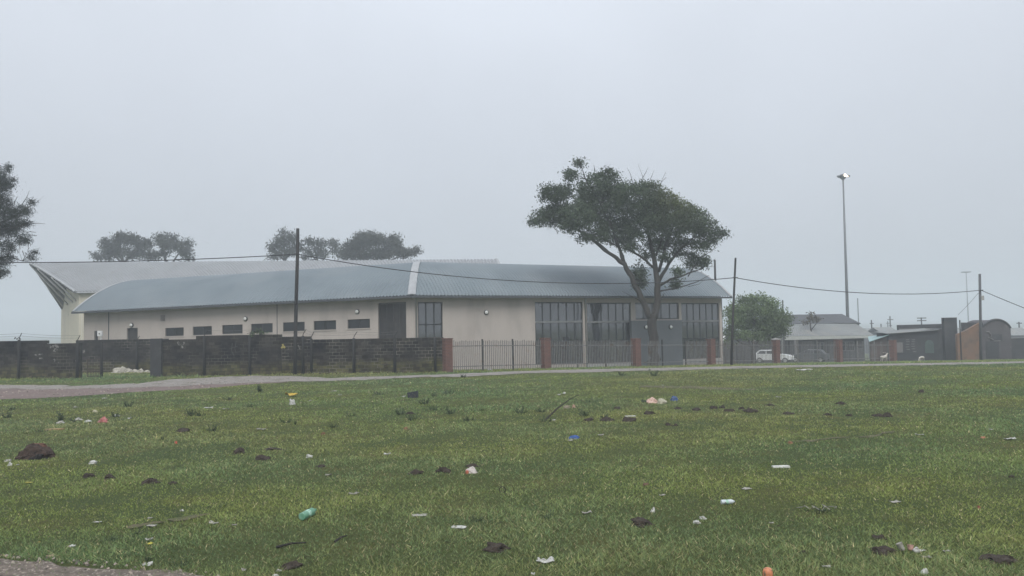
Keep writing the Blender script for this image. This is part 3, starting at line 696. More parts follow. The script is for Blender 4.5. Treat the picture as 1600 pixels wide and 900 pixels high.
# ------------------------------------------------------------------ palisade fence with brick pillars
def brick_material():
    m = mat("red face brick", (0.20, 0.075, 0.055), .9, bump=.004, bump_scale=40)
    N, L = m.node_tree.nodes, m.node_tree.links; b = N["Principled BSDF"]
    g = [n for n in N if n.type == 'NEW_GEOMETRY'][0]
    sp = N.new("ShaderNodeSeparateXYZ"); cb = N.new("ShaderNodeCombineXYZ"); ad = N.new("ShaderNodeMath"); ad.operation = 'ADD'
    L.new(g.outputs["Position"], sp.inputs[0]); L.new(sp.outputs[0], ad.inputs[0]); L.new(sp.outputs[1], ad.inputs[1]); L.new(ad.outputs[0], cb.inputs[0]); L.new(sp.outputs[2], cb.inputs[1])
    br = N.new("ShaderNodeTexBrick"); br.inputs["Scale"].default_value = 1.0; br.inputs["Brick Width"].default_value = .23; br.inputs["Row Height"].default_value = .085; br.inputs["Mortar Size"].default_value = .008
    br.inputs["Color1"].default_value = (.155, .068, .052, 1); br.inputs["Color2"].default_value = (.105, .05, .042, 1); br.inputs["Mortar"].default_value = (.16, .125, .11, 1)
    L.new(cb.outputs[0], br.inputs["Vector"]); L.new(br.outputs[0], b.inputs["Base Color"]); return m
M_brick = brick_material()
P0 = Vector((X_at(698, 43.0), 43.0)); P1 = Vector((X_at(1310, 64.0), 64.0)); FD = (P1 - P0).normalized(); FN = Vector((FD.y, -FD.x))
def fence_hit(px):
    v = ray(px, 540); k = v.x / v.y   # x = k*y
    t = (k * P0.y - P0.x) / (FD.x - k * FD.y); p = P0 + FD * t; return t, p
PIL = [(698.5, "first brick pillar, joining the sooty block wall to the palisade"), (852, "red brick fence pillar before the tall glazing"), (993.5, "red brick fence pillar left of the grey screen wall"),
       (1110.5, "red brick fence pillar before the last glazing bay"), (1212, "capped brick fence pillar hiding the white car"), (1310, "hazy brick fence pillar in front of the long-roofed house"), (1395, "dark reddish fence pillar beside the graffiti house, last in line")]
M_cap = mat("cement cap", (.30, .29, .28), .9, (.22, .21, .2), 5)
for i, (px, lab) in enumerate(PIL):
    t, p = fence_hit(px); z = tz(p.x, p.y); o = thing("brick_pillar", (p.x, p.y, z), lab, "pillar", "brick fence pillars")
    h = 1.92; ax = (Vector((FD.x, FD.y, 0)), Vector((-FN.x, -FN.y, 0)), Vector((0, 0, 1)))
    MB().box((p.x, p.y, z + h / 2 - .1), (.24, .24, h / 2 + .1), ax).build("shaft", M_brick, o)
    m = MB(); b4 = [Vector((p.x, p.y, z + h)) + ax[0] * (a * .27) + ax[1] * (c * .27) for a, c in ((-1, -1), (1, -1), (1, 1), (-1, 1))]
    t4 = [v + Vector((0, 0, .05)) for v in b4]; m.hexa([v + Vector((0, 0, .002)) for v in b4] + t4)
    if i == 4: m.add(t4 + [Vector((p.x, p.y, z + h + .16))], [(0, 1, 4), (1, 2, 4), (2, 3, 4), (3, 0, 4)])
    m.build("cap", M_cap if i == 4 else M_brick, o)
M_pal = mat("weathered palisade steel", (.20, .20, .20), .7, (.13, .125, .12), 6, 6, blotch=(.13, .09, .065), blotch_scale=3, blotch_lo=.58, blotch_hi=.7)
def picket_mesh(h):
    m = MB(); w = .026
    pr = [(-w, -.008), (0, .012), (w, -.008)]
    for k in range(2):
        a, b = pr[k], pr[k + 1]
        m.add([(a[0], a[1], 0), (b[0], b[1], 0), (b[0], b[1], h - .05), (a[0], a[1], h - .05), (0, .0, h), (a[0], a[1] + .006, 0), (b[0], b[1] + .006, 0), (b[0], b[1] + .006, h - .05), (a[0], a[1] + .006, h - .05)],
              [(0, 1, 2, 3), (3, 2, 4), (6, 5, 8, 7), (7, 8, 4), (1, 6, 7, 2), (5, 0, 3, 8)])
    me = bpy.data.meshes.new("picket"); me.from_pydata(m.v, [], m.f); me.materials.append(M_pal); return me
PK = picket_mesh(1.78)
BAYS = [("palisade bay against the plain beige wall next to the block wall", 3, .135, 0), ("palisade bay in front of the tall glazing", 3, .135, .02), ("palisade bay around the big tree trunk with many pickets missing", 3, .135, 0),
        ("palisade bay by the leaning utility pole and round green tree", 3, .16, .05), ("sparse palisade bay in front of the long-roofed house", 3, .20, .25), ("hazy palisade bay beside the dark graffiti house", 3, .22, .3)]
rzf = math.atan2(FD.y, FD.x)
for i, (lab, npost, sp, miss) in enumerate(BAYS):
    ta_, pa = fence_hit(PIL[i][0]); tb_, pb = fence_hit(PIL[i + 1][0]); a, b = ta_ + .26, tb_ - .26
    q = P0 + FD * a; root = thing("palisade_panel", (q.x, q.y, tz(q.x, q.y)), lab, "fence", "palisade fence bays")
    def P(t, z=0.0, off=0.0):
        v = P0 + FD * t + FN * off; return Vector((v.x, v.y, tz(v.x, v.y) + z))
    for zz in (.30, 1.50): MB().tube([P(a + (b - a) * k / 8, zz, -.045) for k in range(9)], .025, 4).build("rail", M_pal, root)
    for k in range(1, npost):
        t = a + (b - a) * k / npost; MB().box(P(t, .88, -.075), (.04, .03, 1.02), (Vector((FD.x, FD.y, 0)), Vector((FN.x, FN.y, 0)), Vector((0, 0, 1)))).build("post", M_dark if i < 3 else M_pal, root)
    t = a + .06; top = b - .04
    tree_t0, tree_t1 = fence_hit(1012)[0], fence_hit(1030)[0]; gapc = fence_hit(1052)[0]
    while t < top:
        skip = random.random() < miss
        if i == 2:
            inside = (t < a + .3) or (tree_t0 < t < tree_t1) or t > fence_hit(1072)[0]
            skip = not inside
        if not skip:
            p = P(t, .06, -.012); shared("picket", PK, root, p, rzf + random.uniform(-.04, .04), (1, 1, random.uniform(.97, 1.02)))
        t += sp

# ------------------------------------------------------------------ gate, meter box, rubble
gx0, gx1 = X_at(136.5, FY + .2), X_at(159, FY + .2)
gate = thing("wire_gate", (gx0, FY + .2, 0), "low rusty gate leaf standing beside the gap in the block wall", "gate")
M_rust = mat("rusty iron", (.07, .045, .035), .8, (.035, .03, .028), 9)
MB().tube([(gx1, FY + .2, -.1), (gx1, FY + .2, 2.05)], .07, 8).build("post", M_post, gate, smooth=True)
fr = MB()
for z in (.06, .32, .45, 1.05): fr.tube([(gx0, FY + .2, z), (gx1 - .08, FY + .2, z)], .022, 5)
for x in (gx0, gx1 - .09): fr.tube([(x, FY + .2, .04), (x, FY + .2, 1.07)], .025, 5)
fr.build("frame", M_rust, gate)
for k in range(1, 8):
    x = gx0 + (gx1 - .09 - gx0) * k / 8; MB().tube([(x, FY + .2, .07), (x, FY + .2, .44)], .014, 5).build("bar", M_rust, gate)
mx = at(156.3, 521, 53); mz = tz(mx.x, mx.y)
box = thing("meter_box", (mx.x, mx.y, mz), "white meter box with a black triangle on a post by the building", "meter box")
MB().tube([(mx.x, mx.y + .1, mz - .1), (mx.x, mx.y + .1, mx.z)], .07, 6).build("post", M_white, box)
MB().box(mx, (.155, .09, .19)).build("cabinet", M_white, box)
MB().add([mx + Vector((-.07, -.094, -.06)), mx + Vector((.07, -.094, -.06)), mx + Vector((0, -.094, .05)), mx + Vector((-.07, -.10, -.06)), mx + Vector((.07, -.10, -.06)), mx + Vector((0, -.10, .05))],
         [(3, 4, 5), (0, 1, 4, 3), (1, 2, 5, 4), (2, 0, 3, 5)]).build("warning_sign", M_dark, box)
# ------------------------------------------------------------------ trees
M_bark = mat("grey bark", (.058, .053, .048), .95, (.032, .029, .027), 4, 7, .03, 12, stretch=(1, 1, .25))
def leaf_cloud(centers, spread, per, size, r, narrow=.38, droop=0.0):
    n = len(centers) * per
    c = np.repeat(centers, per, 0) + r.normal(0, 1, (n, 3)) * np.array(spread)
    a = r.normal(0, 1, (n, 3)); a[:, 2] -= droop; a /= np.linalg.norm(a, axis=1)[:, None]
    b = r.normal(0, 1, (n, 3)); b -= a * (a * b).sum(1)[:, None]; b /= np.linalg.norm(b, axis=1)[:, None]
    L_ = (size * r.uniform(.6, 1.35, n))[:, None]
    V = np.stack([c - a * L_ * .5, c + b * L_ * narrow * .5 + a * L_ * .05, c + a * L_ * .5, c - b * L_ * narrow * .5 + a * L_ * .05], 1).reshape(-1, 3)
    return V, np.arange(n * 4).reshape(-1, 4), n
def tree(name, label, cat, d, base, limbs, blobs, leaf, col, colv=.3, per=22, dens=1.0, seed=1, spread=.24, depth=1.0, group=None, twigs=(), droop=0.0, narrow=.42, light=None, bark=M_bark, thin=1.0):
    """limbs: lists of (px, py, radius m[, depth offset]); blobs: (px, py, rx, ry) px at distance d, turned into volumes of real depth"""
    r = np.random.default_rng(seed); s = d / F_PX
    bp = Vector((at(base, 560, d).x, d, 0)); bp.z = tz(bp.x, d)
    root = thing(name, bp, label, cat, group)
    tb = MB(); pts_all = []
    for li in limbs:
        P_ = [at(q[0], q[1], d + (q[3] if len(q) > 3 else 0)) for q in li]; R_ = [q[2] for q in li]
        P2, R2 = [], []
        for i in range(len(P_) - 1):
            for k in range(3):
                w = k / 3; jit = Vector(r.normal(0, 1, 3)) * R_[i] * .18 * (0 if (i == 0 and k == 0) else 1)
                P2.append(P_[i].lerp(P_[i + 1], w) + jit); R2.append(R_[i] * (1 - w) + R_[i + 1] * w)
        P2.append(P_[-1]); R2.append(R_[-1]); tb.tube(P2, R2, 9)
        pts_all += [(p, q) for p, q in zip(P2, R2)]
    cen = []; tint = []
    for (px, py, rx, ry) in blobs:
        dd = float(r.uniform(-1, 1)) * depth * 1.2
        c = np.array(at(px, py, d + dd)); rad = np.array([rx * s, max(rx, ry) * s * .9 * depth, ry * s])
        k = max(3, int(dens * rx * ry / 9.0))
        v = r.normal(0, 1, (k, 3)); v /= np.linalg.norm(v, axis=1)[:, None]
        q = c + v * rad * (r.uniform(.25, 1.0, (k, 1)) ** .6) * .92
        cen.append(q); tint += [float(r.uniform(.82, 1.18))] * k
        # branches from the nearest limb into the clump
        cv = Vector(c)
        near = sorted(pts_all, key=lambda t: (t[0] - cv).length + (2.0 if t[0].z > cv.z else 0))[:1][0]
        for _ in range(3):
            e = Vector(q[int(r.integers(0, k))]); mid = near[0].lerp(e, .5) + Vector((0, 0, -.08 * (e - near[0]).length)) + Vector(r.normal(0, .12, 3))
            r0 = min(near[1] * .6, .09); tb.tube([near[0], mid, e], [r0, r0 * .55, .012 * thin], 5)
        for _ in range(4):
            e = Vector(q[int(r.integers(0, k))]); tb.tube([cv, cv.lerp(e, .5) + Vector(r.normal(0, .1, 3)), e], [.03 * thin, .02 * thin, .008 * thin], 4)
    for tw in twigs:
        tb.tube([at(px, py, d + float(r.uniform(-.5, .5))) for px, py in tw], [max(.006, .022 - .007 * i) * thin for i in range(len(tw))], 4)
    tb.build("trunk", bark, root, smooth=True)
    cen = np.concatenate(cen); tint = np.array(tint)
    V, Q, n = leaf_cloud(cen, (spread, spread, spread * .75), per, leaf, r, narrow, droop)
    c = np.array(col) * np.repeat(tint * r.uniform(1 - colv, 1 + colv, len(cen)), per)[:, None] * r.uniform(.6, 1.4, (n, 1))
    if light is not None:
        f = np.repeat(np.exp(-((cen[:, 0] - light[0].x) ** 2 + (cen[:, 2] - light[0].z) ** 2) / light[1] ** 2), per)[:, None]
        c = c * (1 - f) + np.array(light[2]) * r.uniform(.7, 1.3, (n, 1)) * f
    np_mesh("crown", V, Q, M_leaf, parent=root, colors=np.repeat(c, 4, 0), quads=True)
    return root
M_leaf = mat("leaves", (1, 1, 1), .6, attr="tint", transl=.22, spec=.25)
BIG = [[(1022, 577, .40), (1021, 560, .36), (1020, 535, .34), (1019, 510, .34), (1020, 490, .33)],
       [(1017, 498, .24), (1008, 478, .22), (998, 455, .20), (987, 432, .19), (975, 413, .17), (958, 400, .13), (938, 385, .10), (915, 365, .08), (880, 350, .05), (850, 345, .02)],
       [(1023, 498, .28), (1027, 470, .24), (1027, 445, .22), (1024, 415, .18), (1018, 385, .14), (1010, 350, .10), (1000, 312, .06), (990, 285, .02)],
       [(975, 413, .12), (969, 393, .11), (958, 360, .09), (938, 318, .06), (915, 280, .04), (905, 250, .012)],
       [(978, 415, .08), (974, 400, .06), (966, 385, .05), (950, 378, .03), (935, 370, .02)],
       [(952, 395, .07), (940, 384, .06), (925, 372, .04), (905, 362, .03)],
       [(1024, 420, .10), (1000, 400, .08), (980, 388, .07), (968, 375, .05), (950, 350, .03)],
       [(1029, 440, .14), (1045, 412, .11), (1062, 390, .08), (1085, 370, .05), (1120, 362, .02)],
       [(1029, 425, .12), (1040, 385, .10), (1055, 345, .07), (1068, 318, .03)],
       [(1031, 446, .10), (1048, 436, .08), (1066, 431, .06), (1080, 425, .05), (1098, 420, .03), (1110, 404, .012)],
       [(1031, 455, .06), (1056, 450, .05), (1072, 446, .04), (1090, 440, .03), (1108, 430, .012)],
       [(1075, 432, .04), (1092, 405, .03), (1105, 396, .02), (1118, 388, .012)],
       [(1025, 400, .08), (1035, 370, .06), (1060, 360, .04), (1090, 350, .03)],
       [(1014, 490, .05), (1000, 470, .04), (985, 462, .02), (972, 455, .01)], [(1027, 480, .05), (1034, 466, .03), (1038, 458, .015)]]
BLOBS = [(833, 347, 8, 8), (848, 340, 18, 14), (872, 335, 26, 26), (862, 304, 24, 17), (900, 340, 32, 28), (891, 274, 14, 11), (906, 256, 8, 9), (925, 292, 28, 24), (950, 275, 20, 13), (940, 330, 38, 30),
         (962, 362, 36, 22), (925, 368, 26, 11), (985, 310, 38, 28), (1000, 350, 40, 30), (1035, 315, 34, 22), (1050, 350, 40, 28), (1080, 345, 30, 24), (1105, 358, 22, 18), (1127, 366, 11, 10),
         (1030, 382, 30, 13), (1072, 380, 22, 9), (1000, 432, 13, 24), (1085, 411, 22, 10), (1102, 408, 9, 8), (1060, 424, 9, 8), (1056, 443, 9, 11), (1012, 397, 12, 8), (1095, 384, 16, 9), (1112, 378, 13, 8), (1058, 396, 16, 7), (1040, 402, 14, 7), (1078, 398, 12, 6), (1012, 292, 20, 10), (880, 300, 20, 14), (960, 300, 26, 20), (1065, 325, 20, 16), (912, 320, 26, 22), (1020, 335, 30, 24), (985, 385, 20, 9)]
TW = [[(1005, 300), (1004, 275), (999, 262), (997, 256)], [(1004, 278), (1010, 268), (1012, 262)], [(1010, 295), (1018, 276), (1022, 266)], [(1030, 298), (1034, 282), (1041, 268)], [(1034, 284), (1041, 277)], [(990, 290), (985, 272), (980, 262)],
      [(978, 292), (966, 272), (962, 262)], [(1095, 418), (1108, 412), (1118, 404)], [(1092, 420), (1106, 416), (1117, 417)], [(1075, 448), (1092, 444), (1106, 432)], [(950, 272), (946, 262), (950, 255)], [(930, 268), (928, 258)], [(905, 252), (901, 245)]]
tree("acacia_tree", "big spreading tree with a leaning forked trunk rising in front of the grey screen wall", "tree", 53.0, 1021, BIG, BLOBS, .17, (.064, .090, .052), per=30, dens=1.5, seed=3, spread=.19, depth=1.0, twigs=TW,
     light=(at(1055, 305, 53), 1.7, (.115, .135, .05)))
tree("pine_tree", "dark pine at the edge of the picture with ragged drooping boughs", "tree", 47.0, -52,
     [[(-52, 620, .34), (-50, 520, .30), (-46, 420, .24), (-42, 340, .15), (-38, 270, .06), (-36, 215, .02)], [(-46, 415, .10), (-15, 408, .07), (12, 400, .04), (35, 408, .02)], [(-44, 370, .10), (-10, 352, .07), (20, 340, .05), (48, 322, .02)],
      [(-40, 320, .09), (-15, 305, .06), (8, 290, .03)], [(-42, 345, .08), (-8, 360, .05), (25, 355, .04), (42, 350, .02)], [(-38, 280, .06), (-15, 270, .04), (2, 258, .02)], [(-46, 400, .08), (-80, 380, .05), (-120, 370, .02)], [(-42, 340, .08), (-85, 320, .05), (-120, 310, .02)]],
     [(-2, 275, 14, 14), (12, 262, 6, 8), (8, 290, 14, 10), (20, 281, 6, 5), (2, 315, 14, 16), (12, 335, 20, 14), (30, 330, 18, 12), (50, 316, 8, 5), (20, 352, 20, 12), (42, 349, 8, 6), (36, 372, 12, 12), (12, 385, 16, 10), (8, 405, 14, 12), (0, 425, 12, 9), (58, 394, 7, 4), (50, 402, 9, 4), (-20, 300, 30, 40), (-30, 360, 34, 40), (-70, 330, 34, 30), (-80, 380, 34, 24), (-35, 250, 20, 26), (-20, 410, 24, 20), (12, 360, 14, 20), (-60, 280, 24, 26)],
     .17, (.022, .032, .026), per=40, dens=1.7, seed=5, spread=.14, depth=1.0, narrow=.16, twigs=[[(30, 335), (44, 325), (58, 316), (69, 306)], [(34, 320), (42, 308), (46, 298)], [(48, 349), (60, 349), (71, 350)], [(45, 362), (56, 363)], [(44, 367), (58, 368)], [(22, 318), (27, 307)], [(35, 392), (38, 400), (48, 406)]])
EU = dict(leaf=.46, col=(.046, .052, .040), per=24, spread=.40, depth=1.6, narrow=.30, droop=.9, thin=1.6, group="gum trees behind the hall roof")
tree("gum_tree", "wide hazy gum tree behind the silver roof, next to the pointed overhang", "tree", 116, 195, [[(195, 560, .5), (195, 430, .35), (190, 400, .22), (187, 375, .1)], [(194, 415, .2), (175, 395, .12), (165, 380, .06)], [(194, 410, .2), (215, 390, .12), (228, 378, .06)]],
     [(165, 380, 9, 7), (190, 374, 14, 9), (178, 390, 18, 10), (208, 376, 14, 8), (226, 381, 11, 10), (205, 395, 20, 8), (160, 401, 14, 6), (236, 398, 14, 8), (188, 367, 6, 4)], dens=2.6, seed=11, **EU)
tree("gum_tree", "narrow twin-crowned hazy gum right of the wide one behind the silver roof", "tree", 114, 272, [[(268, 560, .45), (265, 440, .3), (258, 405, .18), (254, 385, .08)], [(264, 420, .18), (278, 398, .1), (288, 382, .05)]],
     [(251, 371, 8, 6), (256, 381, 11, 10), (268, 374, 7, 7), (290, 380, 8, 6), (288, 392, 9, 10), (276, 385, 6, 7), (294, 402, 5, 6), (255, 397, 7, 5)], dens=2.6, seed=12, **EU)
tree("gum_tree", "thin feathery gum tree left of the tall utility pole above the roof", "tree", 118, 445, [[(445, 560, .45), (446, 430, .28), (445, 400, .18), (443, 375, .06)], [(446, 410, .14), (430, 390, .07)], [(446, 405, .14), (462, 385, .07)]],
     [(442, 367, 6, 5), (437, 380, 14, 10), (454, 374, 12, 10), (426, 388, 9, 8), (445, 393, 20, 9), (464, 385, 8, 12), (430, 401, 10, 6), (442, 361, 3, 3)], dens=1.6, seed=13, **EU)
tree("gum_tree", "thin feathery gum tree just right of the tall utility pole above the roof", "tree", 120, 500, [[(500, 560, .45), (498, 430, .28), (495, 400, .16), (490, 380, .06)], [(498, 415, .14), (515, 392, .07), (524, 380, .04)], [(498, 412, .14), (482, 392, .07)]],
     [(486, 378, 9, 7), (500, 382, 12, 9), (516, 380, 11, 7), (482, 391, 8, 9), (500, 397, 18, 8), (524, 388, 8, 10), (477, 402, 6, 5)], dens=1.6, seed=14, **EU)
tree("gum_tree", "broad dense gum tree with a domed crown left of the pale roof ridge flashing", "tree", 115, 578, [[(578, 560, .55), (576, 430, .38), (572, 400, .25), (565, 380, .1)], [(576, 415, .22), (598, 395, .14), (612, 380, .07)], [(576, 412, .2), (552, 395, .12), (540, 388, .06)], [(576, 420, .2), (622, 402, .1), (650, 395, .05)]],
     [(575, 371, 20, 8), (562, 381, 20, 11), (592, 378, 16, 11), (616, 372, 8, 6), (612, 384, 16, 12), (548, 388, 14, 10), (540, 399, 16, 8), (580, 396, 20, 8), (625, 394, 14, 9), (600, 398, 16, 7), (640, 396, 10, 6), (651, 391, 6, 5), (565, 402, 16, 5)], dens=2.8, seed=15, **EU)
tree("leafy_tree", "round fresh green tree past the building end, low limbs above the fence", "tree", 66, 1168, [[(1176, 572, .22), (1176, 553, .20), (1175, 540, .18)], [(1175, 543, .14), (1168, 531, .11), (1152, 524, .07), (1140, 515, .04)], [(1175, 545, .14), (1185, 530, .11), (1205, 517, .08), (1222, 505, .03)], [(1175, 543, .13), (1178, 515, .10), (1180, 490, .05), (1184, 470, .02)], [(1174, 540, .10), (1160, 537, .08), (1146, 529, .05)]],
     [(1165, 470, 12, 8), (1185, 468, 16, 8), (1205, 476, 14, 9), (1152, 484, 14, 12), (1178, 486, 24, 14), (1208, 492, 20, 13), (1224, 503, 11, 12), (1148, 502, 14, 12), (1172, 506, 24, 14), (1200, 510, 24, 12), (1222, 518, 12, 8), (1142, 518, 10, 8), (1158, 523, 14, 6), (1185, 524, 18, 7), (1208, 524, 14, 6), (1138, 490, 6, 6), (1138, 535, 8, 6), (1192, 535, 10, 5)],
     .20, (.135, .185, .09), per=32, dens=2.2, seed=21, spread=.27, depth=1.1)
tree("scrub_tree", "brownish scrubby bush in front of the dark slate roof", "bush", 86.5, 1268, [[(1268, 560, .12), (1268, 525, .10), (1266, 505, .05), (1265, 493, .02)], [(1268, 515, .06), (1278, 502, .03), (1284, 497, .015)]],
     [(1265, 491, 5, 4), (1266, 499, 11, 6), (1280, 500, 7, 5), (1258, 504, 7, 3)], .26, (.10, .088, .058), per=16, dens=1.5, seed=22, spread=.2, depth=.5)
tree("creeper", "green creeper spilling over the top of the taller block wall", "creeper", 43.15, 404, [[(404, 585, .03), (405, 545, .025), (406, 524, .02), (410, 518, .01)], [(405, 530, .015), (395, 521, .01)]],
     [(402, 518, 8, 4), (412, 520, 8, 4), (394, 521, 5, 2.5)], .11, (.075, .12, .05), per=16, dens=2.2, seed=23, spread=.10, depth=.6)

# ------------------------------------------------------------------ utility poles, wires, mast
M_pole = mat("creosoted pole", (.022, .022, .026), .85, (.045, .042, .04), 5, 6, .01, 25, stretch=(1, 1, .12))
def upole(pts, d, r0, r1, label, m=None):
    P_ = [at(x, y, d) for x, y in pts]; P_[0].z = tz(P_[0].x, d) - .2; n = len(P_)
    root = thing("utility_pole", (P_[0].x, d, tz(P_[0].x, d)), label, "utility pole", "wooden utility poles")
    MB().tube(P_, [r0 + (r1 - r0) * i / (n - 1) for i in range(n)], 10).build("shaft", m or M_pole, root, smooth=True); return root
pA = upole([(460.5, 586), (461.5, 530), (462.8, 470), (464.5, 410), (465.3, 357)], 42.55, .115, .095, "tall black utility pole rising in front of the block wall")
pB = upole([(1142.5, 571), (1145, 500), (1149.3, 403)], 48.0, .085, .065, "leaning utility pole at the end of the building")
pC = upole([(1532.5, 562), (1532, 500), (1530.8, 428)], 56.0, .10, .085, "hazy utility pole with a small box, by the arched graffiti building", mat("haze greyed pole", (.11, .115, .125), .85, (.08, .083, .09), 4, stretch=(1, 1, .15)))  # paler than the other poles: extra haze put into its colour
pE = upole([(1118, 470), (1117.6, 438), (1116.8, 406)], 75.0, .12, .10, "short pole tip standing behind the building's roof end"); pE.children[0].data.vertices[0].co.z += 0
bx = at(1534.5, 465.5, 55.9); MB().box(bx, (.10, .09, .17)).build("junction_box", M_concr, pC)
for P_, x, y, d in ((pA, 464.8, 397.5, 42.55), (pB, 1147.8, 434, 48), (pC, 1531.2, 453.5, 56)):
    c = at(x, y, d); MB().tube([c + Vector((-.16, -.12, 0)), c + Vector((.16, -.12, 0))], .035, 6).build("insulator", M_dark, P_)
M_cable = mat("overhead cable", (.02, .02, .024), .7, (.03, .03, .034), 8)
def cable(a, b, sag, label, r=.026):
    n = 28; pts = [a.lerp(b, i / n) - Vector((0, 0, sag * 4 * (i / n) * (1 - i / n))) for i in range(n + 1)]
    o = MB().tube(pts, r, 5).build("overhead_cable", M_cable, smooth=True, loc=a); tag(o, label, "cable", "overhead cables"); return o
off = Vector((0, -.12, 0))
a0, a1, a2, a3, a4 = at(-330, 402, 40) + off, at(464.8, 397.5, 42.55) + off, at(1147.8, 434, 48) + off, at(1531.2, 453.5, 56) + off, at(1760, 542, 50) + off
cable(a0, a1, .38, "overhead cable from the pine to the tall black pole"); cable(a1, a2, .92, "overhead cable crossing the blue-grey roof between two poles")
cable(a2, a3, .62, "overhead cable right of the leaning pole, crossing the high mast"); cable(a3, a4, .10, "overhead cable dropping away right of the last pole")
cable(at(1527, 458, 56) + off, at(1497, 492, 62), .05, "thin stay wire slanting down beside the hazy pole", .012)
M_mast = mat("galvanised mast", (.15, .155, .17), .5, (.12, .125, .135), 1.5, 5, metal=.3)
mt = at(1317, 273, 130); mb = at(1325, 520, 130); mz = tz(mb.x, 130)
mast = thing("high_mast_light", (mb.x, 130, mz), "very tall slender floodlight mast with one lamp lit", "mast light")
MB().tube([(mb.x, 130, mz - .3), (mb.x * .5 + mt.x * .5, 130, (mz + mt.z) / 2), (mt.x, 130, mt.z - .6)], [.31, .22, .12], 12).build("shaft", M_mast, mast, smooth=True)
MB().lathe([(.2, -.9), (.55, -.55), (.6, -.2), (.45, .05), (.1, .12)], mt, 14).build("crown_ring", M_mast, mast, smooth=True)
M_lit = mat("lit floodlight", (.9, .85, .75), .4, emis=((1.0, .80, .55), 5.0))
for k, (dx, dy, tilt) in enumerate(((-.85, -.2, 0), (-.45, -.55, 0), (.4, -.58, 0), (.9, -.15, 0), (.4, .55, 0), (-.4, .55, 0))):
    c = mt + Vector((dx, dy, -.32)); v = Vector((dx, dy, 0)).normalized()
    MB().box(c + Vector((0, 0, .05)), (.26, .17, .08), (v, Vector((-v.y, v.x, 0)), Vector((0, 0, 1)))).build("floodlight", M_gutter, mast)
    MB().box(c + Vector((0, 0, -.08)) + v * .04, (.2, .13, .03), (v, Vector((-v.y, v.x, 0)), Vector((0, 0, 1)))).build("lens", M_lit if k == 2 else M_glass, mast)
    MB().tube([mt + Vector((0, 0, -.3)), c], .06, 5).build("arm", M_mast, mast)
lens = at(1321, 273.5, 129.2); MB().lathe([(.02, -.02), (.22, 0), (.22, .10), (.1, .16)], lens, 12, (Vector((1, 0, 0)), Vector((0, .35, .94)), Vector((0, .94, -.35)))).build("lit_lamp", M_lit, mast)
m2t = at(1509.5, 425, 330); m2b = at(1514, 520, 330)
m2 = thing("high_mast_light", (m2b.x, 330, tz(m2b.x, 330)), "faint distant floodlight mast nearly lost in the mist", "mast light")
MB().tube([(m2b.x, 330, tz(m2b.x, 330)), (m2t.x, 330, m2t.z)], [.32, .16], 8).build("shaft", M_mast, m2, smooth=True)
MB().lathe([(.2, -.5), (2.0, -.2), (2.0, .2), (.2, .3)], m2t, 12).build("crown_ring", M_mast, m2)
def far_pole(px, ytop, d, arms, label):
    t = at(px, ytop, d); b = tz(t.x, d); o = thing("distant_pole", (t.x, d, b), label, "utility pole", "far utility poles")
    MB().tube([(t.x, d, b), (t.x, d, t.z)], [min(.20, d * .0011), min(.16, d * .0009)], 6).build("shaft", M_pole, o)
    for (w, y) in arms:
        z = at(px, y, d).z; MB().box((t.x, d - .1, z), (w * d / F_PX / 2, .08, .09)).build("cross_arm", M_pole, o)
far_pole(1361.5, 500, 170, [(6, 505.5)], "far pole with one short arm above the turquoise lean-to"); far_pole(1376.5, 506, 190, [], "bare far pole above the dark house's low end")
far_pole(1390.5, 494, 185, [(9, 499.5), (4, 509)], "far pole with a crossarm rising over the dark house"); far_pole(1387, 502, 230, [(6, 505), (8, 513)], "fainter far pole just behind the crossarm pole")
far_pole(1439.5, 496, 150, [(14, 497), (14, 501)], "far double-crossarm pole above the dark house parapet"); far_pole(1506, 512, 210, [(8, 521)], "far pole in the gap beside the orange wall"); far_pole(1592, 503, 150, [(8, 505)], "far pole over the low wall at the right edge")
far_pole(1340, 466, 240, [], "very thin far pole right of the high mast"); far_pole(1222.8, 469, 84, [], "thin pole sticking up beside the round green tree")
far_pole(1499.5, 500, 66, [], "dark pole tip behind the orange wall")

# ------------------------------------------------------------------ houses on the right
M_slate = mat("dark roof sheet", (.075, .078, .085), .7, (.055, .058, .064), 1.2, 6)
M_paleroof = mat("weathered pale sheet", (.22, .232, .23), .7, (.175, .182, .18), .8, 6, blotch=(.24, .23, .21), blotch_scale=.6, blotch_lo=.55, blotch_hi=.7)
M_fascia = mat("pale fascia", (.36, .375, .35), .7, (.40, .41, .39), 2, 5)
M_dwall = mat("dark house wall", (.075, .076, .08), .9, (.05, .05, .054), 1.2, 6, .006, 20)
M_turq = mat("turquoise sheet", (.30, .42, .42), .6, (.25, .35, .36), 1.5, 5)
def slab_quad(m, a, b, c, d, th=.06):
    n = (b - a).cross(d - a).normalized(); n = n if n.z > 0 else -n
    q = [a, b, c, d]; m.hexa([p - n * th for p in q] + q)
h1 = thing("long_house", (at(1285, 560, 86).x, 86, tz(30, 86)), "low dark-walled house with a long pale verandah roof under a dark upper roof", "house")
e0, e1 = at(1172, 525.5, 85), at(1366, 524, 85); k0, k1 = at(1185, 507, 89), at(1337, 505.5, 89); r0_, r1_ = at(1196, 492.3, 93), at(1315.5, 490.5, 93); bk = at(1185, 505, 97), at(1345, 505, 97)
def ribbed(a, b, c, d, n, amp):
    m = MB(); m.grid(lambda i, j: (a.lerp(b, i / (n * 4))).lerp(d.lerp(c, i / (n * 4)), j / 4) + Vector((0, 0, amp * math.sin(i * math.pi / 2))), n * 4, 4); return m
ro = ribbed(e0, e1, k1, k0, 60, .025).build("verandah_roof", M_paleroof, h1)
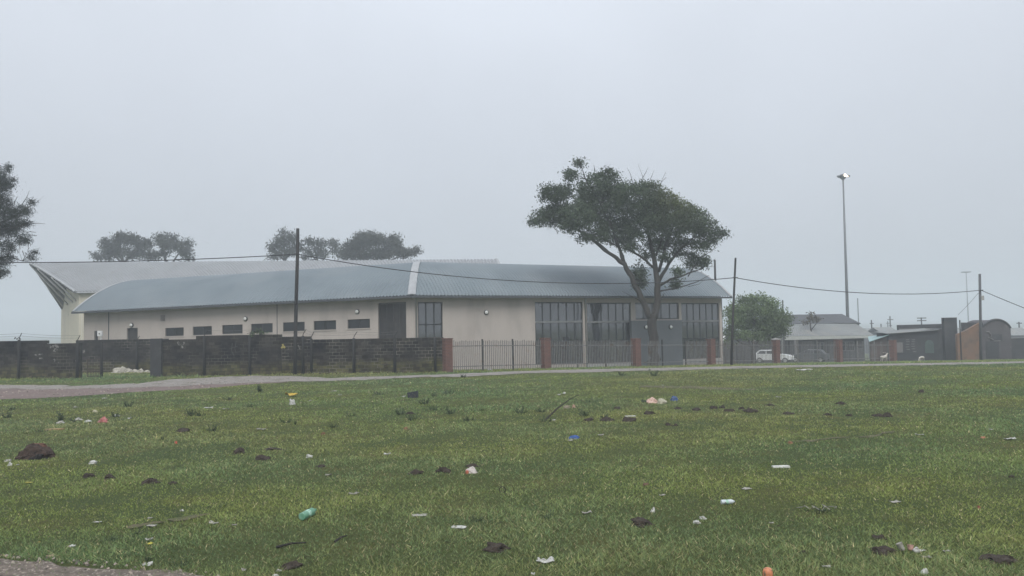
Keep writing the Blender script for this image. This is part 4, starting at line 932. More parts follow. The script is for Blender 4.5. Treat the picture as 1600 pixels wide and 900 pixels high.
MB().hexa([e0 + Vector((0, -.05, -.55)), e1 + Vector((0, -.05, -.28)), e1 + Vector((0, .02, -.28)), e0 + Vector((0, .02, -.55)), e0 + Vector((0, -.05, -.02)), e1 + Vector((0, -.05, -.02)), e1 + Vector((0, .02, -.02)), e0 + Vector((0, .02, -.02))]).build("fascia", M_fascia, ro)
up = MB(); slab_quad(up, k0 + Vector((0, -.1, .08)), k1 + Vector((.1, -.1, .08)), r1_, r0_); slab_quad(up, r0_, r1_, bk[1], bk[0]); up.add([k1 + Vector((.1, -.1, .08)), bk[1], r1_, e1 + Vector((.3, 8, 0))], [(0, 1, 2), (0, 3, 1)]); up.build("roof", M_slate, h1)
mW = MB(); zb = tz(30, 86) - .4
mW.hexa([(e0.x + .3, 86, zb), (e1.x - .7, 86, zb), (e1.x - .7, 96, zb), (e0.x + .3, 96, zb), (e0.x + .3, 86, e0.z), (e1.x - .7, 86, e1.z), (e1.x - .7, 96, e1.z), (e0.x + .3, 96, e0.z)]); mW.build("wall", M_dwall, h1)
def flat_box(root, px0, px1, py0, py1, y, th, m, name):
    a, b = at(px0, py1, y), at(px1, py0, y); o = MB().hexa([(a.x, y - th, a.z), (b.x, y - th, a.z), (b.x, y, a.z), (a.x, y, a.z), (a.x, y - th, b.z), (b.x, y - th, b.z), (b.x, y, b.z), (a.x, y, b.z)]).build(name, m, root); return o
def small_window(root, px0, px1, py0, py1, y, m_frame, m_pane, cols=2):
    w = (px1 - px0); fr_ = MB(); a, b = at(px0, py1, y), at(px1, py0, y); t = .06
    for k in range(cols + 1):
        x = a.x + (b.x - a.x) * k / cols; fr_.box((x, y - .04, (a.z + b.z) / 2), (t / 2, .035, (b.z - a.z) / 2 + t / 2))
    for z in (a.z, b.z): fr_.box(((a.x + b.x) / 2, y - .038, z), ((b.x - a.x) / 2 - t / 2, .033, t / 2))
    o = fr_.build("window", m_frame, root)
    for k in range(cols):
        x = a.x + (b.x - a.x) * (k + .5) / cols; MB().box((x, y - .02, (a.z + b.z) / 2), ((b.x - a.x) / cols / 2 - t / 2 - .004, .008, (b.z - a.z) / 2 - t / 2 - .004)).build("pane", m_pane, o)
M_pframe = mat("pale window frame", (.18, .17, .17), .7, (.14, .135, .13), 4)
small_window(h1, 1276, 1286, 535, 549, 85.99, M_pframe, M_glass); small_window(h1, 1314, 1334, 534, 548, 85.99, M_pframe, M_dglass, 3); small_window(h1, 1340, 1347, 533, 545, 85.99, M_pframe, M_dglass, 1)
flat_box(h1, 1289, 1297, 534, 562, 85.98, .05, M_ddoor, "door"); flat_box(h1, 1242, 1243.5, 527, 565, 85.1, .1, M_pframe, "verandah_post"); flat_box(h1, 1222, 1223.6, 525, 565, 84.8, .1, M_paleroof, "verandah_post"); flat_box(h1, 1303, 1310, 530, 565, 85.9, .12, M_brick, "chimney_breast")
sh = thing("white_shed", (at(1165, 540, 96).x, 96, tz(20, 96)), "white-roofed shed glimpsed under the round green tree", "shed")
a, b = at(1110, 537, 95), at(1216, 538, 95); c, d_ = at(1210, 524, 100), at(1120, 523, 100); ribbed(a, b, c, d_, 30, .025).build("roof", mat("white sheet", (.62, .62, .61), .6, (.5, .5, .5), 1), sh)
zb = tz(25, 96) - .4; MB().hexa([(a.x + .2, 95.6, zb), (b.x - .2, 95.6, zb), (b.x - .2, 100, zb), (a.x + .2, 100, zb), (a.x + .2, 95.6, a.z + .05), (b.x - .2, 95.6, b.z + .05), (b.x - .2, 100, c.z - .1), (a.x + .2, 100, c.z - .1)]).build("wall", M_dwall, sh)
sf_ = thing("sheet_fence", (at(1130, 560, 73).x, 73, tz(21, 73)), "dark sheet-metal fence behind the palisade, under the round green tree", "fence")
for k in range(16):
    x0_, x1_ = at(1118 + 63 * k / 16, 550, 73).x, at(1118 + 63 * (k + 1) / 16, 550, 73).x; zt = at(1160, 538.5, 73).z + random.uniform(-.04, .04)
    MB().box(((x0_ + x1_) / 2, 73 + (k % 2) * .03, (zt + tz(22, 73)) / 2 - .1), ((x1_ - x0_) / 2 - .01, .012, (zt - tz(22, 73)) / 2 + .1)).build("panel", M_dwall, sf_)
# dark house with a parapet and a tower-like chimney wall
M_soot = mat("charcoal plaster", (.055, .058, .064), .9, (.04, .043, .047), 1.0, 6, .006, 20, blotch=(.075, .075, .078), blotch_scale=.8, blotch_lo=.5, blotch_hi=.7)
D2 = 70.0; zb = tz(38, D2) - .4
h2 = thing("parapet_house", (at(1430, 560, D2).x, D2, tz(38, D2)), "dark flat-roofed house with faded graffiti, a parapet and a tall end wall", "house")
def slabwall(root, pts, y, th, m, name):
    """pts: roof-line pixels left to right; the wall goes down to the ground"""
    g = MB()
    for (xa, ya), (xb, yb) in zip(pts[:-1], pts[1:]):
        a, b = at(xa, ya, y), at(xb, yb, y); g.hexa([(a.x, y, zb), (b.x, y, zb), (b.x, y + th, zb), (a.x, y + th, zb), (a.x, y, a.z), (b.x, y, b.z), (b.x, y + th, b.z), (a.x, y + th, a.z)])
    return g.build(name, m, root)
slabwall(h2, [(1387.5, 521.5), (1476, 513)], D2, 2.2, M_soot, "wall"); slabwall(h2, [(1403.5, 508), (1476, 506)], D2 + 2.5, .3, M_soot, "parapet"); slabwall(h2, [(1475, 496.5), (1495, 496)], D2 - .4, .45, M_soot, "end_wall")
a, b = at(1386, 521, D2 - .3), at(1468, 515, D2 - .3); m = MB(); slab_quad(m, a, b, b + Vector((0, 2.7, .12)), a + Vector((0, 2.7, .12)), .05); m.build("roof_sheet", M_paleroof, h2)
a, b = at(1405, 515.5, D2 + 2.45), at(1446, 513, D2 + 2.45); m = MB(); m.box((a + b) / 2, ((b.x - a.x) / 2, .03, .06)); m.build("coping", M_pframe, h2)
slabwall(h2, [(1360, 533), (1388, 524.5)], D2 + .3, .25, mat("faded reddish wall", (.13, .10, .095), .9, (.09, .075, .07), 1.5, 5), "lean_to_wall")
a, b = at(1358, 533.5, D2 - .2), at(1389, 522.5, D2 - .2); a2_, b2_ = at(1356, 526, D2 + 4), at(1389, 521, D2 + 4); m = MB(); slab_quad(m, a, b, b2_, a2_, .06); m.build("lean_to_roof", M_turq, h2)
for k, (x, y_) in enumerate([(1418, 531), (1427, 531), (1418.5, 534), (1427, 534), (1418, 538), (1426, 537.5), (1418, 542), (1426.5, 541), (1427, 545), (1429, 549.5), (1419, 546)]):
    flat_box(h2, x - 2.6, x + 2.6, y_ - .55, y_ + .55, D2, .03, M_pframe, "louvre")
flat_box(h2, 1401, 1410, 535, 551, D2, .04, M_pframe, "window_board")
ar = MB(); c = at(1452, 541, D2); pts = [(c.x + .42 * math.cos(t), c.z + .1 + .5 * math.sin(t)) for t in [math.pi * k / 10 for k in range(11)]] + [(c.x - .42, c.z - .65), (c.x + .42, c.z - .65)]
ar.v = [(x, D2 - .03, z) for x, z in pts] + [(x, D2 - .002, z) for x, z in pts]; n = len(pts); ar.f = [tuple(range(n - 1, -1, -1))] + [(i, (i + 1) % n, n + (i + 1) % n, n + i) for i in range(n)]
ar.build("painted_arch", mat("faded green paint", (.085, .12, .11), .9, (.07, .095, .09), 3), h2)
# orange wall and arched building
M_orange = mat("orange stained plaster", (.20, .115, .075), .9, (.155, .11, .08), 1.2, 6, .006, 20, blotch=(.12, .085, .065), blotch_scale=1.0, blotch_lo=.5, blotch_hi=.65)
D3 = 66.0; zb = tz(42, D3) - .4
ow = thing("curved_wall", (at(1515, 560, D3).x, D3, tz(42, D3)), "stained orange plaster wall whose top curves up to the arched building", "wall")
slabwall(ow, [(1495.3, 522.5), (1502, 520), (1510, 516), (1518, 511.5), (1526, 507), (1533, 503.5)], D3, .3, M_orange, "plaster")
ab = thing("arched_building", (at(1555, 560, D3).x, D3, tz(43, D3)), "grey arch-fronted building with faded mural beside the orange wall", "building")
arc = [(1533.2, 504)] + [(1533 + 46 * k / 16, 525 - 25 * math.sqrt(max(0, 1 - ((k / 16 - .52) / .55) ** 2))) for k in range(1, 17)]
M_arch = mat("grey mural wall", (.10, .095, .10), .9, (.075, .07, .075), 1.0, 6, .006, 20, blotch=(.135, .125, .125), blotch_scale=1.1, blotch_lo=.55, blotch_hi=.65)
slabwall(ab, arc, D3 - .2, 3, M_arch, "wall")
rm = MB(); rm.tube([at(x, y - .5, D3 - .2) for x, y in arc], .10, 5); rm.build("roof_edge", M_soot, ab)
flat_box(ab, 1541, 1560, 533, 560, D3 - .2, .04, M_soot, "door"); flat_box(ab, 1548, 1565, 522, 533, D3 - .2, .05, M_soot, "window")
g = MB()
for st in ([(1546, 520), (1549, 524), (1548, 527)], [(1541, 519), (1546, 518)], [(1553, 533), (1563, 532.5)], [(1544, 527), (1552, 531)]):
    for (xa, ya), (xb, yb) in zip(st[:-1], st[1:]): g.tube([at(xa, ya, D3 - .27), at(xb, yb, D3 - .27)], .045, 5)
g.build("mural_mark", M_pframe, ab)
lw = thing("boundary_wall", (at(1590, 560, D3 + 1).x, D3 + 1, tz(45, D3)), "low dark wall with pale coping running out at the far right", "wall")
slabwall(lw, [(1579.3, 529), (1800, 520)], D3 + 1, .25, M_soot, "plaster"); a, b = at(1579.5, 528, D3 + .95), at(1800, 519, D3 + .95); m = MB(); slab_quad(m, a, b, b + Vector((0, .35, 0)), a + Vector((0, .35, 0)), .06); m.build("coping", M_paleroof, lw)
for (px0, px1, y0, y1, d, lab) in ((1496, 1512, 521, 512, 120, "faint pale-roofed house in the gap beside the orange wall"), (1378, 1402, 520, 511, 150, "faint misty house roof behind the dark parapet house"), (1582, 1612, 524, 512, 140, "faint misty house beyond the low wall at the right"), (1340, 1375, 521, 513, 190, "faint misty roof right of the long house")):
    a, b = at(px0, y0, d), at(px1, y0, d); t = at((px0 + px1) / 2, y1, d + 3); z_ = tz(a.x, d) - .5
    o = thing("distant_house", ((a.x + b.x) / 2, d, z_ + .5), lab, "house", "misty houses beyond"); W_ = b.x - a.x
    MB().hexa([(a.x, d, z_), (b.x, d, z_), (b.x, d + 6, z_), (a.x, d + 6, z_), (a.x, d, a.z), (b.x, d, a.z), (b.x, d + 6, a.z), (a.x, d + 6, a.z)]).build("wall", M_dwall, o)
    m = MB(); slab_quad(m, Vector((a.x - .3, d - .3, a.z)), Vector((b.x + .3, d - .3, a.z)), Vector((b.x + .3, d + 3, t.z)), Vector((a.x - .3, d + 3, t.z))); slab_quad(m, Vector((a.x - .3, d + 3, t.z)), Vector((b.x + .3, d + 3, t.z)), Vector((b.x + .3, d + 6.3, a.z)), Vector((a.x - .3, d + 6.3, a.z))); m.build("roof", M_paleroof, o)

# ------------------------------------------------------------------ cars
M_tyre = mat("tyre rubber", (.02, .02, .02), .85, (.03, .03, .03), 9)
def car(px, d, heading, paint, label, pickup=False):
    p = on_ground(px, d); root = thing("parked_car", p, label, "car")
    ca, sa = math.cos(heading), math.sin(heading)
    def T(x, y, z): return Vector((p.x + x * ca - y * sa, p.y + x * sa + y * ca, p.z + z))
    side = [(-2.0, .35), (-2.05, .62), (-1.98, .92), (-.95 if not pickup else -.6, .95), (1.05, .93), (1.75, .82), (2.02, .66), (2.05, .35)]
    body = MB(); n = len(side); ws = [.78, .83, .80]
    for w, sc in ((-.80, .97), (-.83, 1.0), (.83, 1.0), (.80, .97)): body.v += [tuple(T(x * sc, w, z)) for x, z in side]
    for k in range(3):
        for i in range(n): body.f.append((k * n + i, k * n + (i + 1) % n, (k + 1) * n + (i + 1) % n, (k + 1) * n + i))
    body.f += [tuple(range(n - 1, -1, -1)), tuple(3 * n + i for i in range(n))]; body.build("body", paint, root)
    cab = [(-1.75, .94), (-1.35, 1.36), (.1, 1.40), (.95, .94)] if not pickup else [(-.55, .94), (-.45, 1.40), (.45, 1.42), (1.1, .94)]
    cb = MB(); n = 4
    for w, s in ((-.76, 1), (.76, 1)): cb.v += [tuple(T(x, w * (1 if z < 1 else .84), z)) for x, z in cab]
    cb.f = [(3, 2, 1, 0), (4, 5, 6, 7), (0, 1, 5, 4), (1, 2, 6, 5), (2, 3, 7, 6)]; cab_o = cb.build("cabin", paint, root)
    for s in (-1, 1):
        x0, x1, x2, x3 = cab[0][0] + .22, cab[1][0] + .12, cab[2][0] - .03, cab[3][0] - .2
        xm = (x1 + x2) / 2
        for (a, b, c, d_) in (((x0, 1.0), (xm - .04, 1.0), (xm - .04, 1.31), (x1, 1.31)), ((xm + .04, 1.0), (x3, 1.0), (x2, 1.33), (xm + .04, 1.31))):
            q = [T(v[0], s * (.765 - (v[1] - .94) * .27), v[1]) for v in (a, b, c, d_)]; MB().add(q, [(0, 1, 2, 3) if s < 0 else (3, 2, 1, 0)]).build("side_window", M_dglass, cab_o)
        MB().box(T(2.03, s * .6, .70), (.03, .16, .08), (Vector((ca, sa, 0)), Vector((-sa, ca, 0)), Vector((0, 0, 1)))).build("headlight", M_lamp, root)
        for wx in (-1.28, 1.32):
            ax = (Vector((ca, sa, 0)), Vector((0, 0, 1)), Vector((-sa, ca, 0)) * s)
            w = MB().lathe([(.20, -.18), (.30, -.16), (.31, -.02), (.29, .01), (.19, .015)], T(wx, s * .83, .30), 18, ax).build("wheel", M_tyre, root, smooth=False)
            MB().lathe([(.185, -.05), (.185, .02), (.06, .03), (.05, .02)], T(wx, s * .83, .30), 14, ax).build("rim", M_concr, w)
    MB().add([T(cab[3][0] - .05, -.66, 1.0), T(cab[3][0] - .05, .66, 1.0), T(cab[2][0] + .12, .58, 1.35), T(cab[2][0] + .12, -.58, 1.35)], [(0, 1, 2, 3)]).build("windscreen", M_dglass, cab_o)
    return root
car(1206, 80, math.radians(-28), mat("white car paint", (.72, .73, .74), .35, (.66, .67, .68), 2, spec=.5), "small white car parked behind the capped brick pillar")
car(1262, 82, math.radians(150), mat("grey car paint", (.07, .075, .08), .4, (.06, .065, .07), 2, spec=.5), "dull grey car parked against the long house wall")

# ------------------------------------------------------------------ goats
def goat(px, d, flip, grazing, label, s=1.0):
    p = on_ground(px, d); me = bpy.data.meshes.new("goat"); hd = -1 if flip else 1
    B = [(0, 0, .52, .15), (.22, 0, .53, .155), (.40, 0, .56, .12)]   # spine
    pts, ed, rad = [], [], []
    def chain(start, lst):
        prev = start
        for x, y, z, r in lst: pts.append((x * hd * s, y * s, z * s)); rad.append(r * s); ed.append((prev, len(pts) - 1)) if prev is not None else None; prev = len(pts) - 1
        return prev
    chain(None, B); chain(0, [(-.22, 0, .53, .155), (-.36, 0, .55, .10), (-.45, 0, .50, .025)])
    if grazing: chain(2, [(.52, 0, .42, .075), (.60, 0, .24, .06), (.66, 0, .12, .055), (.74, 0, .05, .03)])
    else: chain(2, [(.48, 0, .70, .075), (.54, 0, .84, .06), (.62, 0, .88, .06), (.74, 0, .82, .035)])
    hip, sho = 3, 1
    for y in (-.10, .10):
        chain(hip, [(-.27, y, .40, .08), (-.20, y, .30, .045), (-.30, y, .18, .028), (-.28, y, .02, .028)])
        chain(2, [(.36, y, .40, .06), (.35, y, .25, .035), (.36, y, .14, .026), (.37, y, .02, .028)])
    hi = next(i for i, q in enumerate(pts) if q[2] > .86 * s) if not grazing else None
    me.from_pydata(pts, ed, []); o = bpy.data.objects.new("goat", me); COL.objects.link(o); o.location = p; o.rotation_euler = (0, 0, math.radians(25))
    md = o.modifiers.new("skin", 'SKIN'); md.use_smooth_shade = True
    sv = me.skin_vertices[0].data
    for i, r in enumerate(rad): sv[i].radius = (r, r)
    sv[0].use_root = True
    ss = o.modifiers.new("sub", 'SUBSURF'); ss.levels = 1; ss.render_levels = 2
    me.materials.append(M_fleece); tag(o, label, "goat", "goats by the dark house")
    hx, hz = (.62, .93) if not grazing else (.64, .17)
    for y in (-.05, .05):
        e = MB(); c = p + Vector((hx * hd * s * math.cos(.43), (y + hx * hd * .42) * s, hz * s)); e.tube([c, c + Vector((-.05 * hd, y * 1.0, .03)) * s, c + Vector((-.10 * hd, y * 2.0, -.02)) * s], [.02 * s, .03 * s, .008 * s], 5); e.build("ear", M_fleece, o)
    return o
M_fleece = mat("dirty white coat", (.52, .49, .44), .95, (.38, .35, .31), 9, 6, .01, 40)
goat(1378, 60, False, False, "white goat standing with raised head before the dark house", .78)
goat(1438, 61, True, True, "pale goat grazing head down below the painted green arch", .62)
# ------------------------------------------------------------------ litter, mounds and weeds on the field
_mc = {}
def cmat(kind, col):
    k = (kind, col)
    if k not in _mc:
        if kind == 'soil': _mc[k] = mat("loose soil", col, .97, tuple(c * .5 for c in col), 14, 8, .03, 45)
        elif kind == 'plastic': _mc[k] = mat("plastic film", col, .35, tuple(c * .78 for c in col), 9, 5, .004, 30, spec=.4, blotch=(.11, .095, .065), blotch_scale=26, blotch_lo=.54, blotch_hi=.68)
        else: _mc[k] = mat("litter", col, .8, tuple(c * .7 for c in col), 12, 6, .004, 40, blotch=(.11, .095, .065), blotch_scale=22, blotch_lo=.55, blotch_hi=.68)
    return _mc[k]
def fit(px, py, w, h):
    p = gnd(px, py + h / 2); s = p.y / F_PX; return p, w * s, h * s
_seed = [100]
def rnd():
    _seed[0] += 1; return random.Random(_seed[0])
def sheet(px, py, w, h, col, name, label, cat, plastic=False, curl=.5):
    p, W_, H_ = fit(px, py, w, h); r = rnd(); o = Vector((r.uniform(0, 99), r.uniform(0, 99), 0)); n = 9; rz = r.uniform(-.3, .3)
    D = max(W_ * .55, .05)
    def fn(i, j):
        u, v = i / n - .5, j / n - .5; e = 1 - .25 * noise.noise(o + Vector((u * 3, v * 3, 7)))
        x, y = u * W_ * e, v * D * e
        z = .012 + H_ * curl * (.55 * abs(noise.noise(o + Vector((u * 3.2, v * 3.2, 0)))) + .9 * max(0, noise.noise(o + Vector((u * 1.5, v * 1.5, 3)))) + .35 * abs(u) + .12)
        return p + Vector((x * math.cos(rz) - y * math.sin(rz), D * .3 + x * math.sin(rz) + y * math.cos(rz), z))
    m = MB().grid(fn, n, n); ob = m.build(name, cmat('plastic' if plastic else 'paper', col), loc=p, smooth=True)
    md = ob.modifiers.new("thickness", 'SOLIDIFY'); md.thickness = .004
    return tag(ob, label, cat)
def lump(px, py, w, h, col, name, label, cat, kind='plastic', rough=.35, res=14, base=.02, group=None):
    p, W_, H_ = fit(px, py, w, h); r = rnd(); o = Vector((r.uniform(0, 99), r.uniform(0, 99), 0)); m = MB(); nr = 7
    D = W_ * .8
    for i in range(nr + 1):
        t = i / nr
        for j in range(res):
            a = 2 * math.pi * j / res; c = Vector((math.cos(a), math.sin(a), 0))
            k = 1 + rough * 1.6 * noise.noise(o + c * 1.3 + Vector((0, 0, t * 2))) + rough * .9 * noise.noise(o + c * 3.5 + Vector((5, 0, t * 4))) + rough * r.uniform(-.3, .3)
            rr = math.cos(t * math.pi / 2) ** .75 if t < 1 else 0.0
            z = H_ * math.sin(t * math.pi / 2) ** 1.2 * (1 + rough * 1.3 * noise.noise(o + c * 2.5 * (1 - t) + Vector((9, 1, 0))) + rough * r.uniform(-.25, .25) * (t < 1))
            m.v.append(tuple(p + Vector((c.x * rr * k * W_ / 2, D * .4 + c.y * rr * k * D / 2, z - base))))
    for i in range(nr):
        for j in range(res): m.f.append((i * res + j, i * res + (j + 1) % res, (i + 1) * res + (j + 1) % res, (i + 1) * res + j))
    ob = m.build(name, cmat(kind, col), loc=p, smooth=False); return tag(ob, label, cat, group)
SOIL = (.066, .053, .042)
def mound(px, py, w, h, label, col=SOIL):
    h = max(h, 4.5)
    ob = lump(px, py, w, h * .95, col, "soil_mound", label, "soil mound", 'soil', .42, 18, group="mole hills in the field")
    me = ob.data; extra = MB(); r = rnd(); p, W_, H_ = fit(px, py, w, h)
    return ob
def weed(px, py, w, h, label, col=(.062, .088, .045), stems=13, leaves=9, name="weed"):
    p, W_, H_ = fit(px, py, w, h); r = np.random.default_rng(_seed[0] * 7 + int(px)); V, Fq = [], []; C = []
    H_ *= 1.05
    for s in range(stems):
        a = r.uniform(0, 6.28); base = np.array(p) + np.array([math.cos(a) * W_ * .42 * r.random(), W_ * .3 + math.sin(a) * W_ * .3 * r.random(), -.01])
        tip = base + np.array([math.cos(a) * W_ * .45 * r.uniform(.3, 1), math.sin(a) * W_ * .4, H_ * r.uniform(.2, 1.0)])
        for (q0, q1, wd) in ((base, tip, max(.004, p.y * .0004)),):
            o = len(V); sd = np.array([wd, 0, 0]); V += [q0 - sd, q0 + sd, q1 + sd * .5, q1 - sd * .5]; Fq.append((o, o + 1, o + 2, o + 3)); C += [np.array(col) * .6] * 4
        for k in range(leaves):
            t = r.uniform(.1, 1); c = base + (tip - base) * t; L_ = max(H_ * .30, .03) * r.uniform(.5, 1.1); dv = r.normal(0, 1, 3); dv[2] = abs(dv[2]) * .5; dv /= np.linalg.norm(dv); sv = np.cross(dv, r.normal(0, 1, 3)); sv /= np.linalg.norm(sv) + 1e-6
            o = len(V); V += [c, c + dv * L_ * .5 + sv * L_ * .16, c + dv * L_, c + dv * L_ * .5 - sv * L_ * .16]; Fq.append((o, o + 1, o + 2, o + 3)); C += [np.array(col) * r.uniform(.6, 1.5)] * 4
    _seed[0] += 1
    ob = np_mesh(name, np.array(V), np.array(Fq), M_leaf, loc=p, colors=np.array(C), quads=True); return tag(ob, label, "weed", "dark weeds in the field")
W1, W2, W3 = (.50, .50, .47), (.36, .35, .31), (.26, .255, .21)
PAP = [
 (163, 622, 7, 3, W1, "white paper scrap in the grass just below the dirt road"), (118, 636, 9, 3, W2, "pale flat scrap above the dark thistles near the edge"), (325, 636.5, 13, 4, W1, "white curved foam strip below the pale track"), (352, 638.5, 9, 3.5, W2, "pale scrap right of the white foam strip"),
 (202, 653, 5, 5, W1, "small white curled scrap right of the red wrapper"), (407, 670, 15, 5, W2, "flat pale card alone in mid grass below the yellow bag"), (522, 611, 8, 2.5, W2, "tiny pale scrap near the track, right of the yellow bag"), (531, 617, 6, 2.5, W2, "tiny scrap just below another, right of the yellow bag"),
 (631, 619, 6, 4, W1, "white scrap leaning beside the dark blue box"), (605, 709, 11, 4, W1, "small white card in the middle grass"), (513, 742, 10, 4, W3, "dull paper scrap beside a small soil heap"), (874, 616, 6, 4, W1, "lower white scrap of a pair near the far track"), (881, 614, 5, 5, W1, "upper white scrap of a pair near the far track"),
 (865, 656, 6, 4, W1, "white torn strip under the leaning twig"), (939, 679.5, 10, 3, W2, "pale strip right of the blue cloth"), (891, 688, 8, 3, W2, "pale rag under the blue cloth"), (1217, 620, 8, 3.5, W1, "white scrap in the far right grass"), (1438, 679, 12, 4, W1, "white flat card far right in open grass"), (1580, 685, 17, 6, W1, "long curled white strip at the far right edge"),
 (1549, 671, 4, 3, W1, "tiny white scrap above the orange one at right"), (151, 816, 12, 4.5, W1, "white scrap left of the bare soil streak"), (236, 822, 14, 4, W2, "pale flat piece on the bare soil streak"), (234, 810, 7, 3, W2, "small pale scrap above the bare soil streak"), (333, 817.5, 14, 4.5, W2, "pale folded scrap right of the soil streak"), (366, 820.5, 8, 3.5, W3, "dull scrap further right of the soil streak"),
 (232, 842, 10, 10, W1, "crumpled white plastic standing above a yellow scrap"), (111, 854, 10, 5, W1, "bird-shaped white scrap near the gravel corner"), (380, 891, 6, 7, W2, "pale scrap upright near the bottom edge"), (552, 771, 15, 6, W3, "dull grey-green scrap in mid field"), (655, 806, 22, 2.5, W2, "thin pale stick-like strip in mid field"), (717, 825, 22, 4, W1, "white torn card strip in the lower middle field"),
 (917, 801, 14, 7, W2, "pale curled leaf of paper left of the soil heap"), (1035, 774, 9, 4.5, W2, "small pale scrap above the cup-sized one"), (1167, 764, 14, 4, W2, "pale flat scrap above the tin bottle"), (853, 877, 26, 10, W1, "long white paper triangle near the bottom edge"), (833, 897, 6, 6, W1, "small white scrap cut by the bottom edge"),
 (1400, 784.5, 16, 4, W2, "arched pale strip in the right field"), (1439, 861, 16, 5, W1, "bone-shaped white paper beside the cups"), (1448, 871, 14, 6, W3, "torn grey plastic below the cups"), (1292, 886, 12, 5, W2, "pale scrap in the lower right grass"), (1480, 862, 10, 3, W2, "small pale strip right of the cups"), (1206, 818, 6, 2, W2, "tiny pale scrap right of the white rags"),
 (27, 726, 4, 4, W1, "tiny white scrap right of the paper by the rubble mound"), (1036, 601.5, 4, 2.5, W1, "tiny white speck of paper on the far bare patch"), (484, 626, 5, 2.5, W2, "tiny pale scrap right of the small white bag"), (1258, 577.5, 22, 3.5, (.5, .49, .46), "whitish cement scraps spilled beside the far track")]
for px, py, w, h, c, lab in PAP: sheet(px, py, w, h, c, "paper_scrap", lab, "paper scrap", curl=.75 if h < 8 else .9)
for px, py, w, h, c, lab in [(456, 628, 9, 9, W1, "small white bag peaked up under the yellow bag"), (142, 722, 14, 6.5, W1, "white plastic bag lying right of the rubble mound"), (482, 712.5, 10, 6.5, W1, "crumpled white bag in mid field"), (180, 649, 9, 4, W1, "white plastic caught in a dark thistle"),
        (120, 655, 11, 5, W2, "pale plastic in the thistle clump, middle piece"), (135, 657.5, 11, 4, W1, "white plastic at the right end of the thistle clump"), (92, 660, 14, 4, W2, "pale plastic at the left end of the thistle clump"), (10, 719.5, 12, 4.5, W2, "pale paper left of the rubble mound, upper piece"), (14, 725, 7, 6, W1, "white paper below the rubble mound's left side"),
        (1090, 815, 12, 7, W1, "crumpled white rag, lower of two in the right field"), (1099, 808.5, 12, 6, W1, "crumpled white rag, upper of two in the right field"), (1021, 797, 8, 8, W1, "small white cup-shaped wrapper above a soil heap"), (1447, 893, 13, 9, W1, "white stone-like lump near the bottom right"), (224, 881, 8, 5, W1, "white scrap at the gravel edge, left of a pair"), (233, 880, 9, 7, W1, "white scrap at the gravel edge, right of a pair"),
        (283, 797, 7, 4, W1, "small white crumple above the soil streak"), (434, 891, 10, 5, W2, "pale crumple left of the stumpy soil heap"), (430, 899, 12, 5, W1, "white litter cut by the bottom edge, left half"), (1035, 627.5, 16, 7, (.40, .38, .28), "beige rubbish trailing right of the pinkish bag"), (632, 577.5, 9, 3, W1, "white litter at the foot of the fence"), (764, 577.5, 9, 3, W1, "white litter below the plain palisade bay")]:
    lump(px, py, w, h, c, "plastic_bag", lab, "plastic bag", 'plastic', .45)
sheet(455, 616.5, 19, 7, (.50, .34, .03), "yellow_bag", "bright yellow plastic bag in the grass near the track", "plastic bag", True, 1.0)
lump(1054, 622.5, 11, 8, (.035, .085, .23), "blue_bag", "deep blue plastic bag right of the pinkish one", "plastic bag", 'plastic', .3)
lump(898, 683, 19, 5.5, (.04, .10, .30), "blue_cloth", "blue cloth lying flat in the middle of the field", "cloth", 'paper', .35)
lump(1020, 626, 17, 8, (.62, .42, .35), "pink_bag", "pinkish-white torn bag of rubbish beside the blue bag", "plastic bag", 'plastic', .35)
lump(1007, 627, 10, 4.5, (.03, .05, .028), "green_rag", "dark green rag left of the pinkish bag", "rag", 'paper', .4)
lump(736, 734.5, 20, 10, (.50, .45, .42), "food_packet", "white and red food packet beside a dark soil mound", "packet", 'plastic', .18); lump(730, 737, 6, 7, (.5, .14, .08), "red_wrapper", "red patch of wrapper on the white food packet", "wrapper", 'plastic', .3)
lump(159, 657, 11, 8, (.42, .14, .13), "red_wrapper", "red and pink wrapper near the thistles", "wrapper", 'plastic', .6)
lump(274, 691, 5.5, 5, (.5, .10, .06), "red_cup", "small red scrap alone in the left field", "scrap", 'plastic', .3); lump(1531, 792, 6, 6, (.22, .07, .05), "red_scrap", "dull red scrap at the right side of the field", "scrap", 'paper', .3)
lump(1236, 691, 8, 5.5, (.30, .15, .09), "brick_piece", "orange-brown brick piece on the faint footpath", "brick piece", 'paper', .3); lump(1538, 683, 8, 4, (.48, .22, .13), "orange_scrap", "orange-pink scrap left of the curled white strip", "scrap", 'paper', .3)
lump(634, 669.5, 9, 5, (.26, .16, .09), "brown_scrap", "brownish scrap in mid field under the weeds", "scrap", 'paper', .3); lump(504, 677, 8, 4, (.22, .10, .05), "brown_scrap", "small rusty scrap left of mid field", "scrap", 'paper', .3); lump(1010, 757, 13, 6, (.16, .10, .07), "brown_scrap", "dull brown scrap above the small white cup", "scrap", 'paper', .4)
sheet(44, 754, 11, 3, (.45, .40, .10), "yellow_strip", "thin yellow strip at the left side of the field", "strip"); sheet(233, 850, 8, 4, (.50, .45, .08), "yellow_scrap", "yellow scrap under the crumpled white plastic", "scrap"); lump(60, 846, 6, 3.5, (.40, .24, .08), "orange_peel", "small orange scrap near the left edge", "scrap", 'paper', .3)
lump(147, 642, 7, 4.5, (.42, .40, .28), "stone", "pale yellowish stone above the red wrapper", "stone", 'paper', .25); lump(75, 868.5, 17, 5, (.36, .27, .18), "stone", "flat tan stone at the gravel edge", "stone", 'paper', .25)
lump(897, 634.5, 7, 6, (.40, .27, .19), "cardboard_box", "orange-brown end of a crushed box among weeds", "box", 'paper', .2); lump(886, 635.5, 12, 5, (.24, .21, .15), "cardboard_box", "crushed khaki box among weeds, left piece", "box", 'paper', .3)
